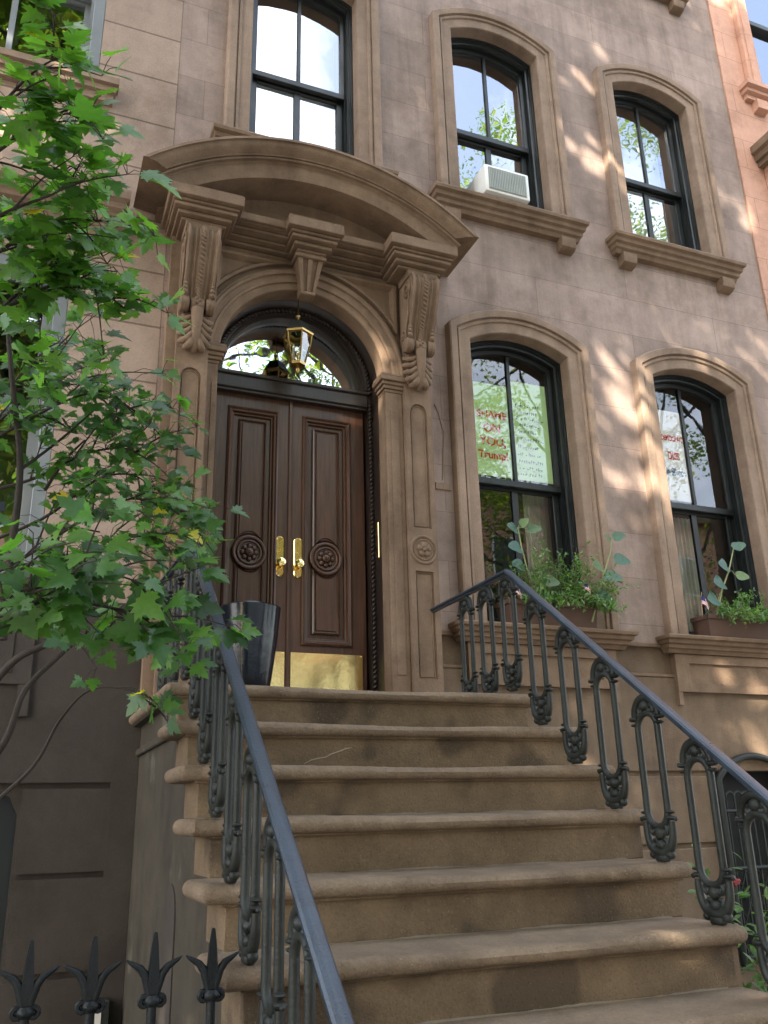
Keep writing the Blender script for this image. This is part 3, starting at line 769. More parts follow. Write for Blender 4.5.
mb = MB(); mb.add([(-4, .3, -2), (.68, .3, -2), (.68, .3, 9.4), (-4, .3, 9.4), (-4, 2.4, -2), (.68, 2.4, -2), (.68, 2.4, 9.4), (-4, 2.4, 9.4)], [(4, 5, 6, 7), (0, 4, 7, 3), (1, 2, 6, 5), (3, 7, 6, 2)])
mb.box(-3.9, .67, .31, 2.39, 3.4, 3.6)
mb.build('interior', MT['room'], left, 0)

right = empty('pink_stucco_house', (8, 0, GROUND), 'pinkish orange stuccoed townhouse at the far right edge', 'house')
mb = MB(); rw = [(6.36, 6.22), (7.4, 6.22), (7.4, 8.6), (6.36, 8.6)]; rw2 = [(6.36, 2.6), (7.4, 2.6), (7.4, 5.2), (6.36, 5.2)]
o_ = [(5.90, GROUND), (12, GROUND), (12, 9.5), (5.90, 9.5)]
mb.holes(o_, [rw, rw2], XZ, -.015); mb.wallring(o_, XZ, -.015, .3); mb.wallring(rw, XZ, -.015, .2); mb.wallring(rw2, XZ, -.015, .2)
mb.build('wall', MT['wall_pink'], right, 0)
for (z0, z1, sp) in ((6.22, 8.6, 7.3), (2.6, 5.2, 3.9)):
    mb = MB()
    mb.box(6.36, 6.42, .02, .16, z0, z1, .004); mb.box(7.34, 7.4, .02, .16, z0, z1, .004); mb.box(6.42, 7.34, .04, .16, sp-.03, sp+.03, .004); mb.box(6.42, 7.34, .03, .16, z0, z0+.05); mb.box(6.42, 7.34, .03, .16, z1-.06, z1)
    f = mb.build('window', MT['frame'], right, 30)
    mb = MB(); mb.add([(6.41, .10, z0), (7.35, .10, z0), (7.35, .10, z1), (6.41, .10, z1)], [(0, 1, 2, 3)]); mb.build('pane', MT['glass_hi'], f, 0)
    mb = MB(); mb.box(6.20, 6.36, -.075, -.015, z0, z1+.1, .006); mb.box(6.24, 6.32, -.09, -.07, z0, z1+.1, .006); mb.box(7.4, 7.56, -.075, -.015, z0, z1+.1, .006); mb.build('surround', MT['wall_pink'], f, 30)
    mb = MB(); stepped_slab(mb, 6.16, 7.6, [(-.014, z0), (-.14, z0), (-.14, z0-.05), (-.10, z0-.06), (-.10, z0-.10), (-.06, z0-.11), (-.06, z0-.16), (-.014, z0-.16)], z0)
    mb.prism([(-.014, z0-.16), (-.09, z0-.16), (-.09, z0-.27), (-.014, z0-.29)], YZ, 6.22, 6.36); mb.build('sill', MT['wall_pink'], f, 30)
mb = MB(); stepped_slab(mb, 6.22, 7.6, [(-.014, 5.47), (-.26, 5.47), (-.26, 5.39), (-.20, 5.37), (-.20, 5.31), (-.15, 5.30), (-.15, 5.25), (-.014, 5.25)], 5.4); mb.build('window_hood', MT['trim'], right, 30)
mb = MB(); mb.add([(5.91, .3, -2), (11.9, .3, -2), (11.9, .3, 9.4), (5.91, .3, 9.4), (5.91, 2.4, -2), (11.9, 2.4, -2), (11.9, 2.4, 9.4), (5.91, 2.4, 9.4)], [(4, 5, 6, 7), (0, 4, 7, 3), (1, 2, 6, 5), (3, 7, 6, 2)])
mb.build('interior', MT['room'], right, 0)

# house across the street (seen in the glass)
opp = empty('brick_row_house', (4, -27, GROUND), 'red brick row house across the street reflected in the window glass', 'house')
mb = MB(); mb.box(-20, 40, -35, -27, GROUND, 13.0); mb.build('wall', MT['brick'], opp, 0)
for zz in (-1.0, 2.2, 5.6, 9.2):
    for i in range(14):
        x = -12+i*3.4
        mb = MB(); mb.box(x, x+1.1, -27.0, -26.90, zz, zz+1.9); f = mb.build('window', MT['white'], opp, 0)
        mb = MB(); mb.box(x+.08, x+1.02, -26.905, -26.88, zz+.08, zz+1.82); mb.build('pane', MT['frame'], f, 0)
mb = MB(); mb.box(-20.1, 40.1, -27.03, -26.965, GROUND+.01, 5.3); mb.build('added_reflector_base', MT['white'], opp, 0)  # pale lower storeys added to brighten the kick plate reflection
mb = MB(); mb.box(-20.2, 40.2, -27.001, -26.5, 12.8, 13.5); mb.build('cornice', MT['trim'], opp, 0)

# ================================================================== STOOP
stoop = empty('stoop', (1.55, -2.6, GROUND), 'worn brown stone front steps rising to the double door', 'stoop')
rnd = random.Random(5)
def tread_mesh(x0, x1, y0, y1, z, th=.055):
    """bull-nosed slab with a little wear along its front"""
    mb = MB(); nx = 90; r = th/2
    sect = [(y1, z), (y0+r+.10, z), (y0+r+.03, z-.001), (y0+r, z-.002)]+[(y0+r-r*math.sin(PI*i/8), z-r+r*math.cos(PI*i/8)-.002) for i in range(1, 8)]+[(y0+r, z-th), (y1, z-th)]
    lines = []
    xs_ = [x0+r*q for q in (0, .02, .08, .18, .32, .5, .75)]+[x0+r+(x1-x0-2*r)*i/nx for i in range(nx+1)]+[x1-r*q for q in (.75, .5, .32, .18, .08, .02, 0)]
    for x in xs_:
        t = (x-x0)/(x1-x0); e = min(x-x0, x1-x)
        q = 1 if e >= r else math.sqrt(max(0, 1-((r-e)/r)**2))
        wear = .005*math.sin(t*7+z*9)+.004*math.sin(t*23+z*31)+.002*math.sin(t*61+z*17)+rnd.uniform(-.002, .002)+max(0, rnd.random()-.955)*.16
        dip = -.010*math.exp(-((t-.55)/.22)**2)
        l = []
        for j, (y, zz) in enumerate(sect):
            k = 0 < j < len(sect)-1
            yy = y if y >= y0+r else y0+r+(y-y0-r)*q
            l.append((x, yy+(wear if (k and y < y0+.09) else 0), z-r+(zz-z+r)*q+((dip+rnd.uniform(-.0008, .0008))*q if (k and zz > z-r) else 0)))
        lines.append(l)
    mb.grid(lines)
    return mb
XS0 = .655
for k in range(12):
    x1 = (2.44, 2.50, 2.475, 2.445, 2.39, 2.365)[k] if k < 6 else 2.36-.012*(k-5); y0 = NOSE-k*TRD; z = -RIS*k
    y1 = -.001 if k == 0 else y0+TRD+.06
    xa = XS0+(.012 if k == 0 else 0)
    tread_mesh(xa, x1, y0, y1, z).build('tread', MT['tread'], stoop, 40)
    mb = MB(); mb.box(max(xa+.045, .732), x1-.045, y0+.042, y0+.30, z-RIS, z-.053, .003); mb.box(max(xa+.03, .722), x1-.03, y0+.030, y0+.06, z-.064, z-.052, .003)
    mb.build('riser', MT['riser'], stoop, 30)
    if k:
        mb = MB(); yb = y0+TRD+.0415; n = 60
        ln = [[], [], []]
        for i in range(n+1):
            xx = xa+.07+(x1-xa-.14)*i/n; h_ = max(.0006, .0028+.0016*math.sin(i*.37+k)+rnd.uniform(-.0014, .0014))
            ln[0].append((xx, yb, z+h_)); ln[1].append((xx, yb-h_*.6, z+h_*.5)); ln[2].append((xx, yb-h_*1.6, z-.0005))
        mb.grid(ln); mb.build('mortar_bead', MT['mortar'], stoop, 40)
yc_ = NOSE-TRD+.0405
mb = MB(); mb.tube([at(px, py, yc_) for px, py in ((304, 764), (311, 760), (318, 758.5), (326, 757), (331, 754), (340, 751), (346, 748.5), (352, 747.5))], [.0008, .002, .0028, .002, .003, .002, .0026, .0006], 5); mb.build('crack', MT['mortar_pale'], stoop, 0)
# cheek walls : stepped masonry under the treads
for s, xa, xb in ((-1, .735, .78), (1, 2.25, 2.34)):
    mb = MB(); poly = [(-.001, GROUND), (-.001, -.058)]
    for k in range(12):
        yk = NOSE-k*TRD+.044
        poly += [(yk, -RIS*k-.058), (yk, -RIS*(k+1)-.058)] if k < 11 else [(yk, -RIS*k-.058), (yk, GROUND)]
    mb.prism(poly, YZ, xa, xb)
    if s < 0:
        mb.box(.715, .74, -1.2, .0, -.215, -.18, .006); mb.box(.69, .74, -1.2, -.0, -.062, -.03, .006)
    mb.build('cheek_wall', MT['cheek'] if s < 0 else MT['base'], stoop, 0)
mb = MB(); ni = [(-1.40, -1.30), (-1.16, -1.30)]+[(-1.28+.12*math.cos(PI*i/12), -.89+.12*math.sin(PI*i/12)) for i in range(13)]
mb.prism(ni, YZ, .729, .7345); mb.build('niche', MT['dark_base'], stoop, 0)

# ================================================================== RAILINGS
def baluster_mesh(h=.585, wd=.056):
    mb = MB(); r = .0128
    z0, z1 = .118, h-.062
    loop = [(0, wd*math.cos(t), z1-wd+wd*math.sin(t)) for t in [PI*i/12 for i in range(13)]]+[(0, wd*math.cos(t), z0+wd+wd*math.sin(t)) for t in [PI+PI*i/12 for i in range(13)]]
    loop.append(loop[0]); mb.tube(loop, r, 8, False)
    for s in (-1, 1):
        for zz, q in ((z1-.020, 1), (z0+.030, -1)):
            mb.ball((0, s*(wd+.016), zz), .015, 1.2, 1.7, .55, 10, 6); mb.ball((0, s*(wd+.012), zz-q*.020), .014, 1.1, 1.5, .5, 10, 6)
            mb.ball((0, s*(wd+.036), zz+q*.004), .008, n=8, m=5)
    # crown: outer half ring, scroll boss and two little volutes
    mb.tube([(0, .068*math.cos(t), z1-.012+.070*math.sin(t)) for t in [PI*i/14 for i in range(15)]], [.012+.004*math.sin(PI*i/14) for i in range(15)], 8)
    mb.ball((0, 0, z1+.026), .022, 1, 1.15, .95, 12, 8)
    for s in (-1, 1): mb.torus((0, s*.028, z1+.012), .013, .008, 'x', 12, 6)
    mb.ball((0, 0, h-.006), .014, 1, 2.4, .8)
    # foot: pendant half ring, boss and volutes
    mb.tube([(0, .071*math.copysign(abs(math.cos(t))**.7, math.cos(t)), z0+.018-.104*abs(math.sin(t))**.75) for t in [PI+PI*i/16 for i in range(17)]], [.012+.005*abs(math.sin(PI*i/16)) for i in range(17)], 8)
    mb.ball((0, 0, z0-.022), .022, .9, 1.1, 1, 12, 8); mb.ball((0, 0, .058), .021, .9, 1.2, .9, 10, 6)
    for s in (-1, 1):
        mb.torus((0, s*.030, z0-.010), .014, .009, 'x', 12, 6); mb.torus((0, s*.026, .062), .013, .008, 'x', 12, 6)
    mb.box(-.014, .014, -.030, .030, .0, .026, .006)
    mb.ball((0, .046, .024), .016); mb.ball((0, -.046, .024), .016)
    return mb
BAL = None
def railing(x, xw, zw, label, slope=.757):
    base = Vector((x, -3.9, GROUND))
    t = empty('stair_railing', base, label, 'railing', 'iron railings of the front steps')
    zr = lambda y: .412+.757*.21+slope*(y+1.325)
    py = -1.325; pk = Vector((x, py, zr(py)))
    end = Vector((x, -3.88, zr(-3.88))); wall = Vector((xw, -.155, zw))
    mb = MB()
    def bar(a, b):
        d = (b-a).normalized(); side = d.cross(Vector((0, 0, 1))).normalized(); up = side.cross(d)
        sec = [(-.0215, .0), (-.0215, .009), (-.016, .015), (-.007, .017), (.007, .017), (.016, .015), (.0215, .009), (.0215, .0), (.012, -.001), (.012, -.012), (-.012, -.012), (-.012, -.001)]
        mb.grid([[a+side*p+up*q for p, q in sec], [b+side*p+up*q for p, q in sec]], close=True)
        for e in (a, b): mb.add([e+side*p+up*q for p, q in sec], [tuple(range(len(sec)))])
    bar(wall, pk+Vector((0, -.004, .002))); bar(pk, end)
    mb.build('handrail', MT['rail'], t, 30)
    global BAL
    spots = []
    for k in range(2, 12):
        y = -1.30-.237*(k-1); spots.append((x, y, -RIS*(k-1), zr(y)-.012))
    for y in (-.72, -1.01, -1.30):
        f = (y+.155)/(py+.155); spots.append((xw+(x-xw)*f, y, 0.0, zw+(pk.z-zw)*min(1, f)-.012))
    for (bx, by, bz, top) in spots:
        if BAL is None:
            o = baluster_mesh().build('baluster', MT['iron'], t, 50); BAL = o
        else:
            o = BAL.copy(); COL.objects.link(o); o.parent = t
        o.location = Vector((bx, by, bz))-base
        if not hasattr(o, '_n'): o.scale = (1, 1, (top-bz-.006)/.585)
    # fix the mesh of the first: it was built relative to the thing's base
    mb = MB(); y = -3.90
    mb.lathe([(.07, GROUND), (.07, GROUND+.08), (.045, GROUND+.1), (.04, GROUND+.5), (.05, GROUND+.52), (.035, GROUND+.56), (.035, zr(-3.88)-.02), (.05, zr(-3.88)), (.05, zr(-3.88)+.03), (.0, zr(-3.88)+.06)], (x, y, 0), 'z', 14)
    mb.build('newel_post', MT['iron'], t, 40)
    return t
_old = MB.build
railing(2.28, 2.425, .650, 'black iron railing with looped balusters on the window side of the steps')
railing(.742, .72, .60, 'black iron railing with blue sheen partly behind the maple leaves', .785)
# baluster mesh data back to a local origin
off = Vector((2.28, -3.9, GROUND))
for v in BAL.data.vertices: v.co = v.co+off

# areaway fence with spear heads
fence = empty('iron_fence', (0, -2.6, GROUND), 'black iron areaway fence with spear heads left of the steps', 'fence')
mb = MB()
for z in (-1.10, -1.95): mb.box(-1.3, .692, -2.617, -2.583, z-.012, z+.012, .003)
mb.build('rail', MT['fence_iron'], fence)
def picket(x):
    y = -2.6; T = -.798; mb = MB()
    mb.lathe([(.011, GROUND), (.011, T-.155)], (x, y, 0), 'z', 8)
    mb.lathe([(.013, T-.158), (.020, T-.150), (.020, T-.142), (.013, T-.134)], (x, y, 0), 'z', 10)
    # spear blade
    mb.lathe([(.013, T-.140), (.0170, T-.112), (.0175, T-.088), (.0110, T-.030), (.0065, T-.006), (.0045, T), (0, T+.001)], (x, y, 0), 'z', 4, 1, .8, PI/4)
    for s in (-1, 1):
        pp = [(x+s*.007, y, T-.140), (x+s*.011, y, T-.118), (x+s*.019, y, T-.092), (x+s*.032, y, T-.076), (x+s*.046, y, T-.068), (x+s*.058, y, T-.061), (x+s*.064, y, T-.056)]
        mb.tube(pp, [.008, .0105, .0105, .0085, .0065, .004, .0015], 8)
        mb.torus((x+s*.018, y, T-.146), .010, .0065, 'y', 12, 6)
    return mb.build('picket', MT['fence_iron'], fence, 50)
for i in range(-6, 5): picket(.210+.1385*(i-1)+.0 if i != 4 else .210+.1385*3-.0)

# ================================================================== SMALL THINGS
# lantern in the arch
lx, ly = 1.566, -.06
lan = empty('hanging_lantern', (lx, ly, 2.2), 'brass and glass hanging lantern in front of the fanlight', 'lantern')
mb = MB()
def hexring(r, z, n=6, rot=PI/6): return [(lx+r*math.cos(rot+2*PI*k/n), ly+r*math.sin(rot+2*PI*k/n), z) for k in range(n)]
for rr in ((.098, 2.462, .107, 2.478),):
    mb.grid([hexring(.090, 2.455), hexring(.104, 2.462), hexring(.107, 2.474), hexring(.098, 2.480), hexring(.05, 2.482)], close=True)
for k in range(6):
    a = PI/6+2*PI*k/6
    mb.tube([(lx+.094*math.cos(a), ly+.094*math.sin(a), 2.460), (lx+.086*math.cos(a), ly+.086*math.sin(a), 2.39), (lx+.050*math.cos(a), ly+.050*math.sin(a), 2.265)], .0055, 6)
mb.grid([hexring(.03, 2.238), hexring(.053, 2.243), hexring(.055, 2.262), hexring(.044, 2.268)], close=True)
mb.lathe([(.004, 2.19), (.012, 2.20), (.016, 2.215), (.010, 2.228), (.03, 2.240), (.0, 2.243)], (lx, ly, 0), 'z', 12)
mb.build('frame', MT['old_brass'], lan, 40)
mb = MB(); mb.grid([hexring(.100, 2.481), hexring(.078, 2.52), hexring(.058, 2.556), hexring(.040, 2.562), hexring(.018, 2.572)], close=True); mb.build('roof', MT['iron'], lan, 30)
mb = MB(); mb.lathe([(.016, 2.57), (.008, 2.585), (.007, 2.60), (.016, 2.607), (.018, 2.617), (.010, 2.627), (.004, 2.632), (.0035, 2.79)], (lx, ly, 0), 'z', 12); mb.build('finial', MT['old_brass'], lan, 50)
mb = MB(); mb.grid([hexring(.091, 2.458), hexring(.083, 2.39), hexring(.048, 2.266)], close=True); mb.build('glass_body', MT['lamp_glass'], lan, 0)
mb = MB()
for dx_, dy_ in ((-.028, 0), (.02, .02), (.018, -.022)): mb.lathe([(.009, 2.26), (.009, 2.36), (.006, 2.365), (.009, 2.38), (.0, 2.41)], (lx+dx_, ly+dy_, 0), 'z', 10)
mb.build('candle', MT['white'], lan, 40)

# glazed pot on the landing
mb = MB(); cx_, cy_ = 1.215, -.40; ang = math.radians(28)
def sq(h, z, r=.25):
    out = []
    for k in range(4):
        for j in range(4):
            a = PI/2*k+PI/8*(j-1.5)*.9+PI/4; rr = h*1.22*(1-.05*abs(j-1.5)**2*.4)
            out.append((cx_+rr*math.cos(a+ang), cy_+rr*math.sin(a+ang), z))
    return out
mb.grid([sq(.001, .003), sq(.078, .003), sq(.084, .015), sq(.104, .16), sq(.124, .34), sq(.136, .50), sq(.139, .527), sq(.134, .535), sq(.124, .533), sq(.118, .50), sq(.10, .47)], close=True)
pot = own(mb, 'plant_pot', MT['pot'], (cx_, cy_, 0), 'tall tapered dark blue glazed pot on the landing by the door', 'plant pot', smooth=40)
mb = MB(); mb.v = []; q = sq(.116, .49); mb.add(q, [tuple(range(16))]); mb.build('soil', MT['soil'], pot, 0)

# air conditioner
ac = empty('air_conditioner', (3.2, -.08, UZ), 'white window air conditioner sitting on the sill above the door hood', 'air conditioner')
mb = MB(); rot = Matrix.Rotation(math.radians(0), 4, 'Z')
mb.box(3.02, 3.415, -.165, .20, 3.985, 4.235, .012, 2); mb.build('casing', MT['white'], ac)
mb = MB()
for i in range(22): mb.box(3.055+i*.015, 3.0635+i*.015, -.174, -.163, 4.01, 4.205)
mb.box(3.05, 3.385, -.168, -.164, 4.005, 4.21); mb.build('grille', MT['grille'], ac, 0)
mb = MB()
for i in range(10): mb.box(2.945+i*.0075, 2.9485+i*.0075, .165, .185, 3.99, 4.16)
mb.box(2.94, 3.02, .187, .192, 3.99, 4.17); mb.build('side_panel', MT['white'], ac, 0)

# blinds / curtains
def sheet(name, x0, x1, z0, z1, y, m, label, cat, folds=0, amp=.012, group=None):
    mb = MB(); n = 60 if folds else 2
    mb.grid([[(x0+(x1-x0)*i/n, y+(amp*math.sin(2*PI*folds*i/n) if folds else 0), z) for i in range(n+1)] for z in (z0, z1)])
    mb.grid([[(x0+(x1-x0)*i/n, y+.006+(amp*math.sin(2*PI*folds*i/n) if folds else 0), z) for i in range(n+1)] for z in (z0, z1)])
    return own(mb, name, m, ((x0+x1)/2, y, z1), label, cat, group, 40)
sheet('window_blind', 1.612-.36, 1.612+.36, 4.02, 5.68, .36, MT['blind'], 'white blind drawn behind the window directly above the door hood', 'blind')
sheet('window_blind', 4.908-.36, 4.908+.36, 4.25, 5.68, .36, MT['blind'], 'pale blind in the upper window with no air conditioner', 'blind')
sheet('curtain', 4.83, 5.02, .70, 1.69, .36, MT['curtain'], 'pale curtain hanging behind the lower sash above the flag planter', 'curtain', 5)
sheet('curtain', 3.48, 3.70, .70, 2.7, .40, MT['curtain'], 'pale curtain at the far side of the window with green sheets', 'curtain', 5)

# paper signs inside the glass
def textmesh(body, size, x, z, y, m, parent, name='lettering', align='CENTER', wscale=1, bold=.0026):
    cu = bpy.data.curves.new('lettering', 'FONT'); cu.body = body; cu.size = size; cu.align_x = align; cu.align_y = 'CENTER'; cu.offset = bold; cu.space_line = .95
    to = bpy.data.objects.new('tmp', cu); COL.objects.link(to)
    dg = bpy.context.evaluated_depsgraph_get(); me = bpy.data.meshes.new_from_object(to.evaluated_get(dg))
    bpy.data.objects.remove(to); bpy.data.curves.remove(cu)
    wl = WORLD[parent.name]
    for v in me.vertices: v.co = Vector((x+v.co.x*wscale, y, z+v.co.y))-wl
    me.materials.clear(); me.materials.append(m)
    o = bpy.data.objects.new(name, me); link(o, parent, wl); return o
def paper(name, x0, x1, z0, z1, y, m, label, cat='sign', group=None):
    mb = MB(); mb.box(x0, x1, y, y+.002, z0, z1); return own(mb, name, m, ((x0+x1)/2, y, z0), label, cat, group, 0)
YS = .172
p1 = paper('paper_sign', 2.955, 3.268, 1.755, 2.50, YS, MT['sign_green'], 'green paper sheet with big red words in the window by the steps')
for tx, qx, qy, sz_ in (('SHAME', 491.5, 415, .080), ('ON', 492, 428.5, .092), ('YOU,', 493, 442, .092), ('Trump!', 493.5, 455.5, .082)):
    q_ = at(qx, qy, YS); textmesh(tx, sz_, q_.x, q_.z, YS-.0015, MT['red_ink'], p1)
p2 = paper('paper_sign', 3.297, 3.61, 1.755, 2.56, YS, MT['sign_green'], 'green paper sheet of small dark handwriting beside the red words')
rr = random.Random(3)
mb = MB()   # the handwriting is too small to read in the photo: short uneven strokes in rows
for i, zz in enumerate((2.36, 2.30, 2.25, 2.20, 2.14, 2.08, 2.02, 1.96, 1.90, 1.85, 1.80)):
    x = 3.325+rr.uniform(0, .04); xe = 3.57-rr.uniform(0, .07)
    while x < xe:
        wv = rr.uniform(.008, .02); a = rr.uniform(-.012, .012)
        mb.add([(x, YS-.001, zz-.009), (x+.004, YS-.001, zz-.009), (x+wv*.6, YS-.001, zz+.010+a), (x+wv*.6-.005, YS-.001, zz+.011+a)], [(0, 1, 2, 3)])
        mb.add([(x, YS-.0013, zz+a), (x+wv, YS-.0013, zz+a*.5), (x+wv, YS-.0013, zz+.004+a*.5), (x, YS-.0013, zz+.004+a)], [(0, 1, 2, 3)])
        x += wv+(.018 if rr.random() < .2 else .003)
mb.build('handwriting', MT['black_ink'], p2, 0)
p3 = paper('paper_sign', 4.60, 4.893, 1.755, 2.54, YS, MT['sign_white'], 'white paper sheet with red and blue words in the right hand lower window')
for tx, qx, qy, sz_, ws_, ink in (('DEMOCRACY', 672.5, 439, .068, .56, 'red_ink'), ('DIES', 673.5, 456.5, .094, .64, 'red_ink'), ('in Silence', 676, 472.5, .092, .54, 'blue_ink')):
    q_ = at(qx, qy, YS); textmesh(tx, sz_, q_.x, q_.z, YS-.0015, MT[ink], p3, wscale=ws_, bold=.0026)

# ------------------------------------------------------------------ window boxes and plants
def window_box(x0, x1, label):
    t = empty('window_box', ((x0+x1)/2, -.04, WZ), label, 'planter')
    mb = MB(); y0, y1, z0, z1 = -.135, .04, WZ+.006, WZ+.165; b = .012
    vs_ = [(x0+b, y0+b, z0), (x1-b, y0+b, z0), (x1-b, y1-b, z0), (x0+b, y1-b, z0), (x0, y0, z1), (x1, y0, z1), (x1, y1, z1), (x0, y1, z1), (x0+b, y0+b, z1), (x1-b, y0+b, z1), (x1-b, y1-b, z1), (x0+b, y1-b, z1)]
    mb.add(vs_, [(3, 2, 1, 0), (0, 1, 5, 4), (1, 2, 6, 5), (2, 3, 7, 6), (3, 0, 4, 7), (4, 5, 9, 8), (5, 6, 10, 9), (6, 7, 11, 10), (7, 4, 8, 11)])
    mb.box(x0-.008, x1+.008, y0-.010, y0-.0005, z1-.035, z1-.002, .003); mb.box(x0-.008, x0+.001, y0-.009, y1, z1-.034, z1-.003)
    mb.build('trough', MT['terra'], t, 20)
    mb = MB(); mb.box(x0+.016, x1-.016, y0+.016, y1-.016, z0+.1, z1-.02); mb.build('soil', MT['soil'], t, 0)
    return t
window_box(2.98, 3.66, 'reddish brown window box hidden under the bushy green plant')
window_box(4.60, 5.24, 'reddish brown window box below the red and blue words')
def leafquad(mb, p, d, up, L, W, fold=.25, tint=.5, n=4):
    """pointed leaf of two folded halves"""
    d = d.normalized(); s = d.cross(up)
    if s.length < 1e-4: s = d.cross(Vector((1, 0, 0)))
    s.normalize(); nn = s.cross(d)
    ws = [(0, 0), (.25, .42), (.5, .5), (.75, .34), (1, 0)]
    mid = [p+d*L*a-nn*L*.12*a*a for a, _ in ws]
    l = [m+s*W*b_+nn*W*b_*fold for m, (a, b_) in zip(mid, ws)]; r = [m-s*W*b_+nn*W*b_*fold for m, (a, b_) in zip(mid, ws)]
    base = len(mb.v); fs = []
    mb.v += [tuple(v) for v in mid+l[1:4]+r[1:4]]
    q = [(0, 1, 5), (1, 2, 6, 5), (2, 3, 7, 6), (3, 4, 7), (0, 8, 1), (1, 8, 9, 2), (2, 9, 10, 3), (3, 10, 4)]
    mb.f += [tuple(base+i for i in f) for f in q]
    if mb.t is None: mb.t = []
    mb.t += [tint]*len(q)
def bushy(name, xs, yc, z0, h, spread, nst, seed, label, dens=26, mat_='fern', cat='plant', lsz=.026):
    R_ = random.Random(seed); t = empty(name, (sum(xs)/2, yc, z0), label, cat)
    st = MB(); lf = MB(); lf.t = []
    for i in range(nst):
        x = R_.uniform(*xs); p = Vector((x, yc+R_.uniform(-.06, .06), z0))
        hh = h*R_.uniform(.45, 1)*(1-.35*abs((x-sum(xs)/2)/(xs[1]-xs[0])*2)**2)
        spill = R_.random() < .35; p.y = yc-.06 if spill else p.y
        d = Vector((R_.gauss(0, .3)+(x-sum(xs)/2)*.8, -1.1 if spill else R_.gauss(-.25, .3), .7 if spill else 1)).normalized()
        pts = [p]; droop = 3.2 if spill else R_.uniform(.2, 1.3); hh = .22*R_.uniform(.6, 1.3) if spill else hh
        for k in range(6):
            d = (d+Vector((R_.gauss(0, .12), R_.gauss(-.05, .1), -.11*droop*k*.5))).normalized(); pts.append(pts[-1]+d*hh/6)
        st.tube(pts, [.003-.0004*k for k in range(7)], 5)
        for j in range(dens):
            f = R_.uniform(.12, 1)*6; k = min(5, int(f)); q = pts[k].lerp(pts[k+1], f-k)
            ld = Vector((R_.gauss(0, 1), R_.gauss(0, 1), R_.gauss(.2, .7))).normalized()
            q = q+ld*R_.uniform(0, spread)
            leafquad(lf, q, ld, Vector((R_.gauss(0, .4), R_.gauss(-.3, .4), 1)), lsz*R_.uniform(.7, 1.5), lsz*.55*R_.uniform(.7, 1.3), .2, min(1, max(0, R_.gauss(.45, .25))))
    st.build('stem', MT['stem'], t, 40); lf.build('foliage', MT[mat_], t, 0, recalc=False)
    return t
bushy('bushy_plant', (3.06, 3.74), -.06, WZ+.14, .50, .03, 95, 11, 'dense feathery green plant spilling over the sill by the steps', 34)
bushy('bushy_plant', (4.70, 5.28), -.06, WZ+.14, .28, .03, 60, 12, 'loose trailing green plant in the window box below the red and blue words', 30)
def stem_plant(base, pts_, leaves, seed, label, name='climbing_plant'):
    """tall single stem carrying a few broad leaves"""
    R_ = random.Random(seed); t = empty(name, base, label, 'plant')
    mb = MB(); mb.tube([base]+pts_, [.0075]+[.0065-.0035*i/len(pts_) for i in range(len(pts_))], 7)
    mb2 = MB(); mb2.t = []
    for (p, d, s_, tn) in leaves:
        p = Vector(p); d = Vector(d).normalized(); s_ *= 1.15
        near = min(pts_, key=lambda q: (Vector(q)-p).length)
        mb.tube([near, Vector(near).lerp(p, .5)+Vector((0, 0, .012)), p], .0025, 5)
        # broad rounded leaf
        s = d.cross(Vector((-.15, -1, .3))).normalized(); nn = s.cross(d).normalized(); n = 20; rim = []
        for i in range(n):
            a = 2*PI*i/n; rr_ = s_*(.48+.20*max(0, math.cos(a))**8+.03*math.sin(3*a+seed)-.06*max(0, -math.cos(a))**6)
            rim.append(p+d*(rr_*math.cos(a)+s_*.45)+s*rr_*math.sin(a)*.95+nn*(.10*s_*abs(math.sin(a))-.12*s_*(1+math.cos(a))/2))
        mb2 = MB(); mb2.t = []; b0 = 0; mb2.v += [tuple(p+d*s_*.42)]+[tuple(v) for v in rim]
        mb2.f += [(b0, b0+1+i, b0+1+(i+1) % n) for i in range(n)]; mb2.t += [tn]*n
        mb2.build('leaf', MT['bean'], t, 60, recalc=False)
    mb.build('stem', MT['stem'], t, 40)
    return t
A = lambda x, y, d=-.13: tuple(at(x, y, d))
stem_plant(A(541, 622), [A(534, 590), A(526, 565), A(521, 545), A(518, 528)],
  [(A(517, 530), (-1, -.6, .1), .085, .5), (A(520, 526), (.4, -.8, .5), .06, .9), (A(521, 548), (-1, -.5, -.1), .10, .3), (A(527, 530), (.9, -.6, .1), .075, .8), (A(524, 566), (-1, -.5, -.05), .095, .3), (A(540, 580), (.9, -.6, -.2), .10, .85)], 1, 'tall stem with broad blue green leaves standing before the red words window')
stem_plant(A(592, 622), [A(600, 588), A(606, 567), A(611, 550), A(611, 538)],
  [(A(610, 540), (-.8, -.6, .15), .06, .8), (A(612, 538), (.9, -.6, .2), .075, .6), (A(613, 558), (.9, -.4, -.25), .095, .3), (A(602, 568), (-.9, -.5, .05), .09, .9), (A(603, 575), (.8, -.7, -.3), .10, .4), (A(596, 592), (.6, -.7, -.5), .09, .3)], 2, 'tall leafy stem leaning out at the window edge beside the stone jamb')
stem_plant(A(716, 618), [A(722, 590), A(729, 570), A(732, 556), A(734, 546)],
  [(A(733, 548), (.7, -.6, .2), .075, .6), (A(731, 546), (.9, -.6, -.1), .07, .3), (A(728, 568), (-1, -.5, .1), .11, .15), (A(724, 584), (-1, -.5, -.05), .12, .1), (A(718, 600), (-1, -.5, -.1), .12, .15), (A(735, 575), (.8, -.5, -.2), .08, .95)], 3, 'tall stem with round blue green leaves above the striped flag')
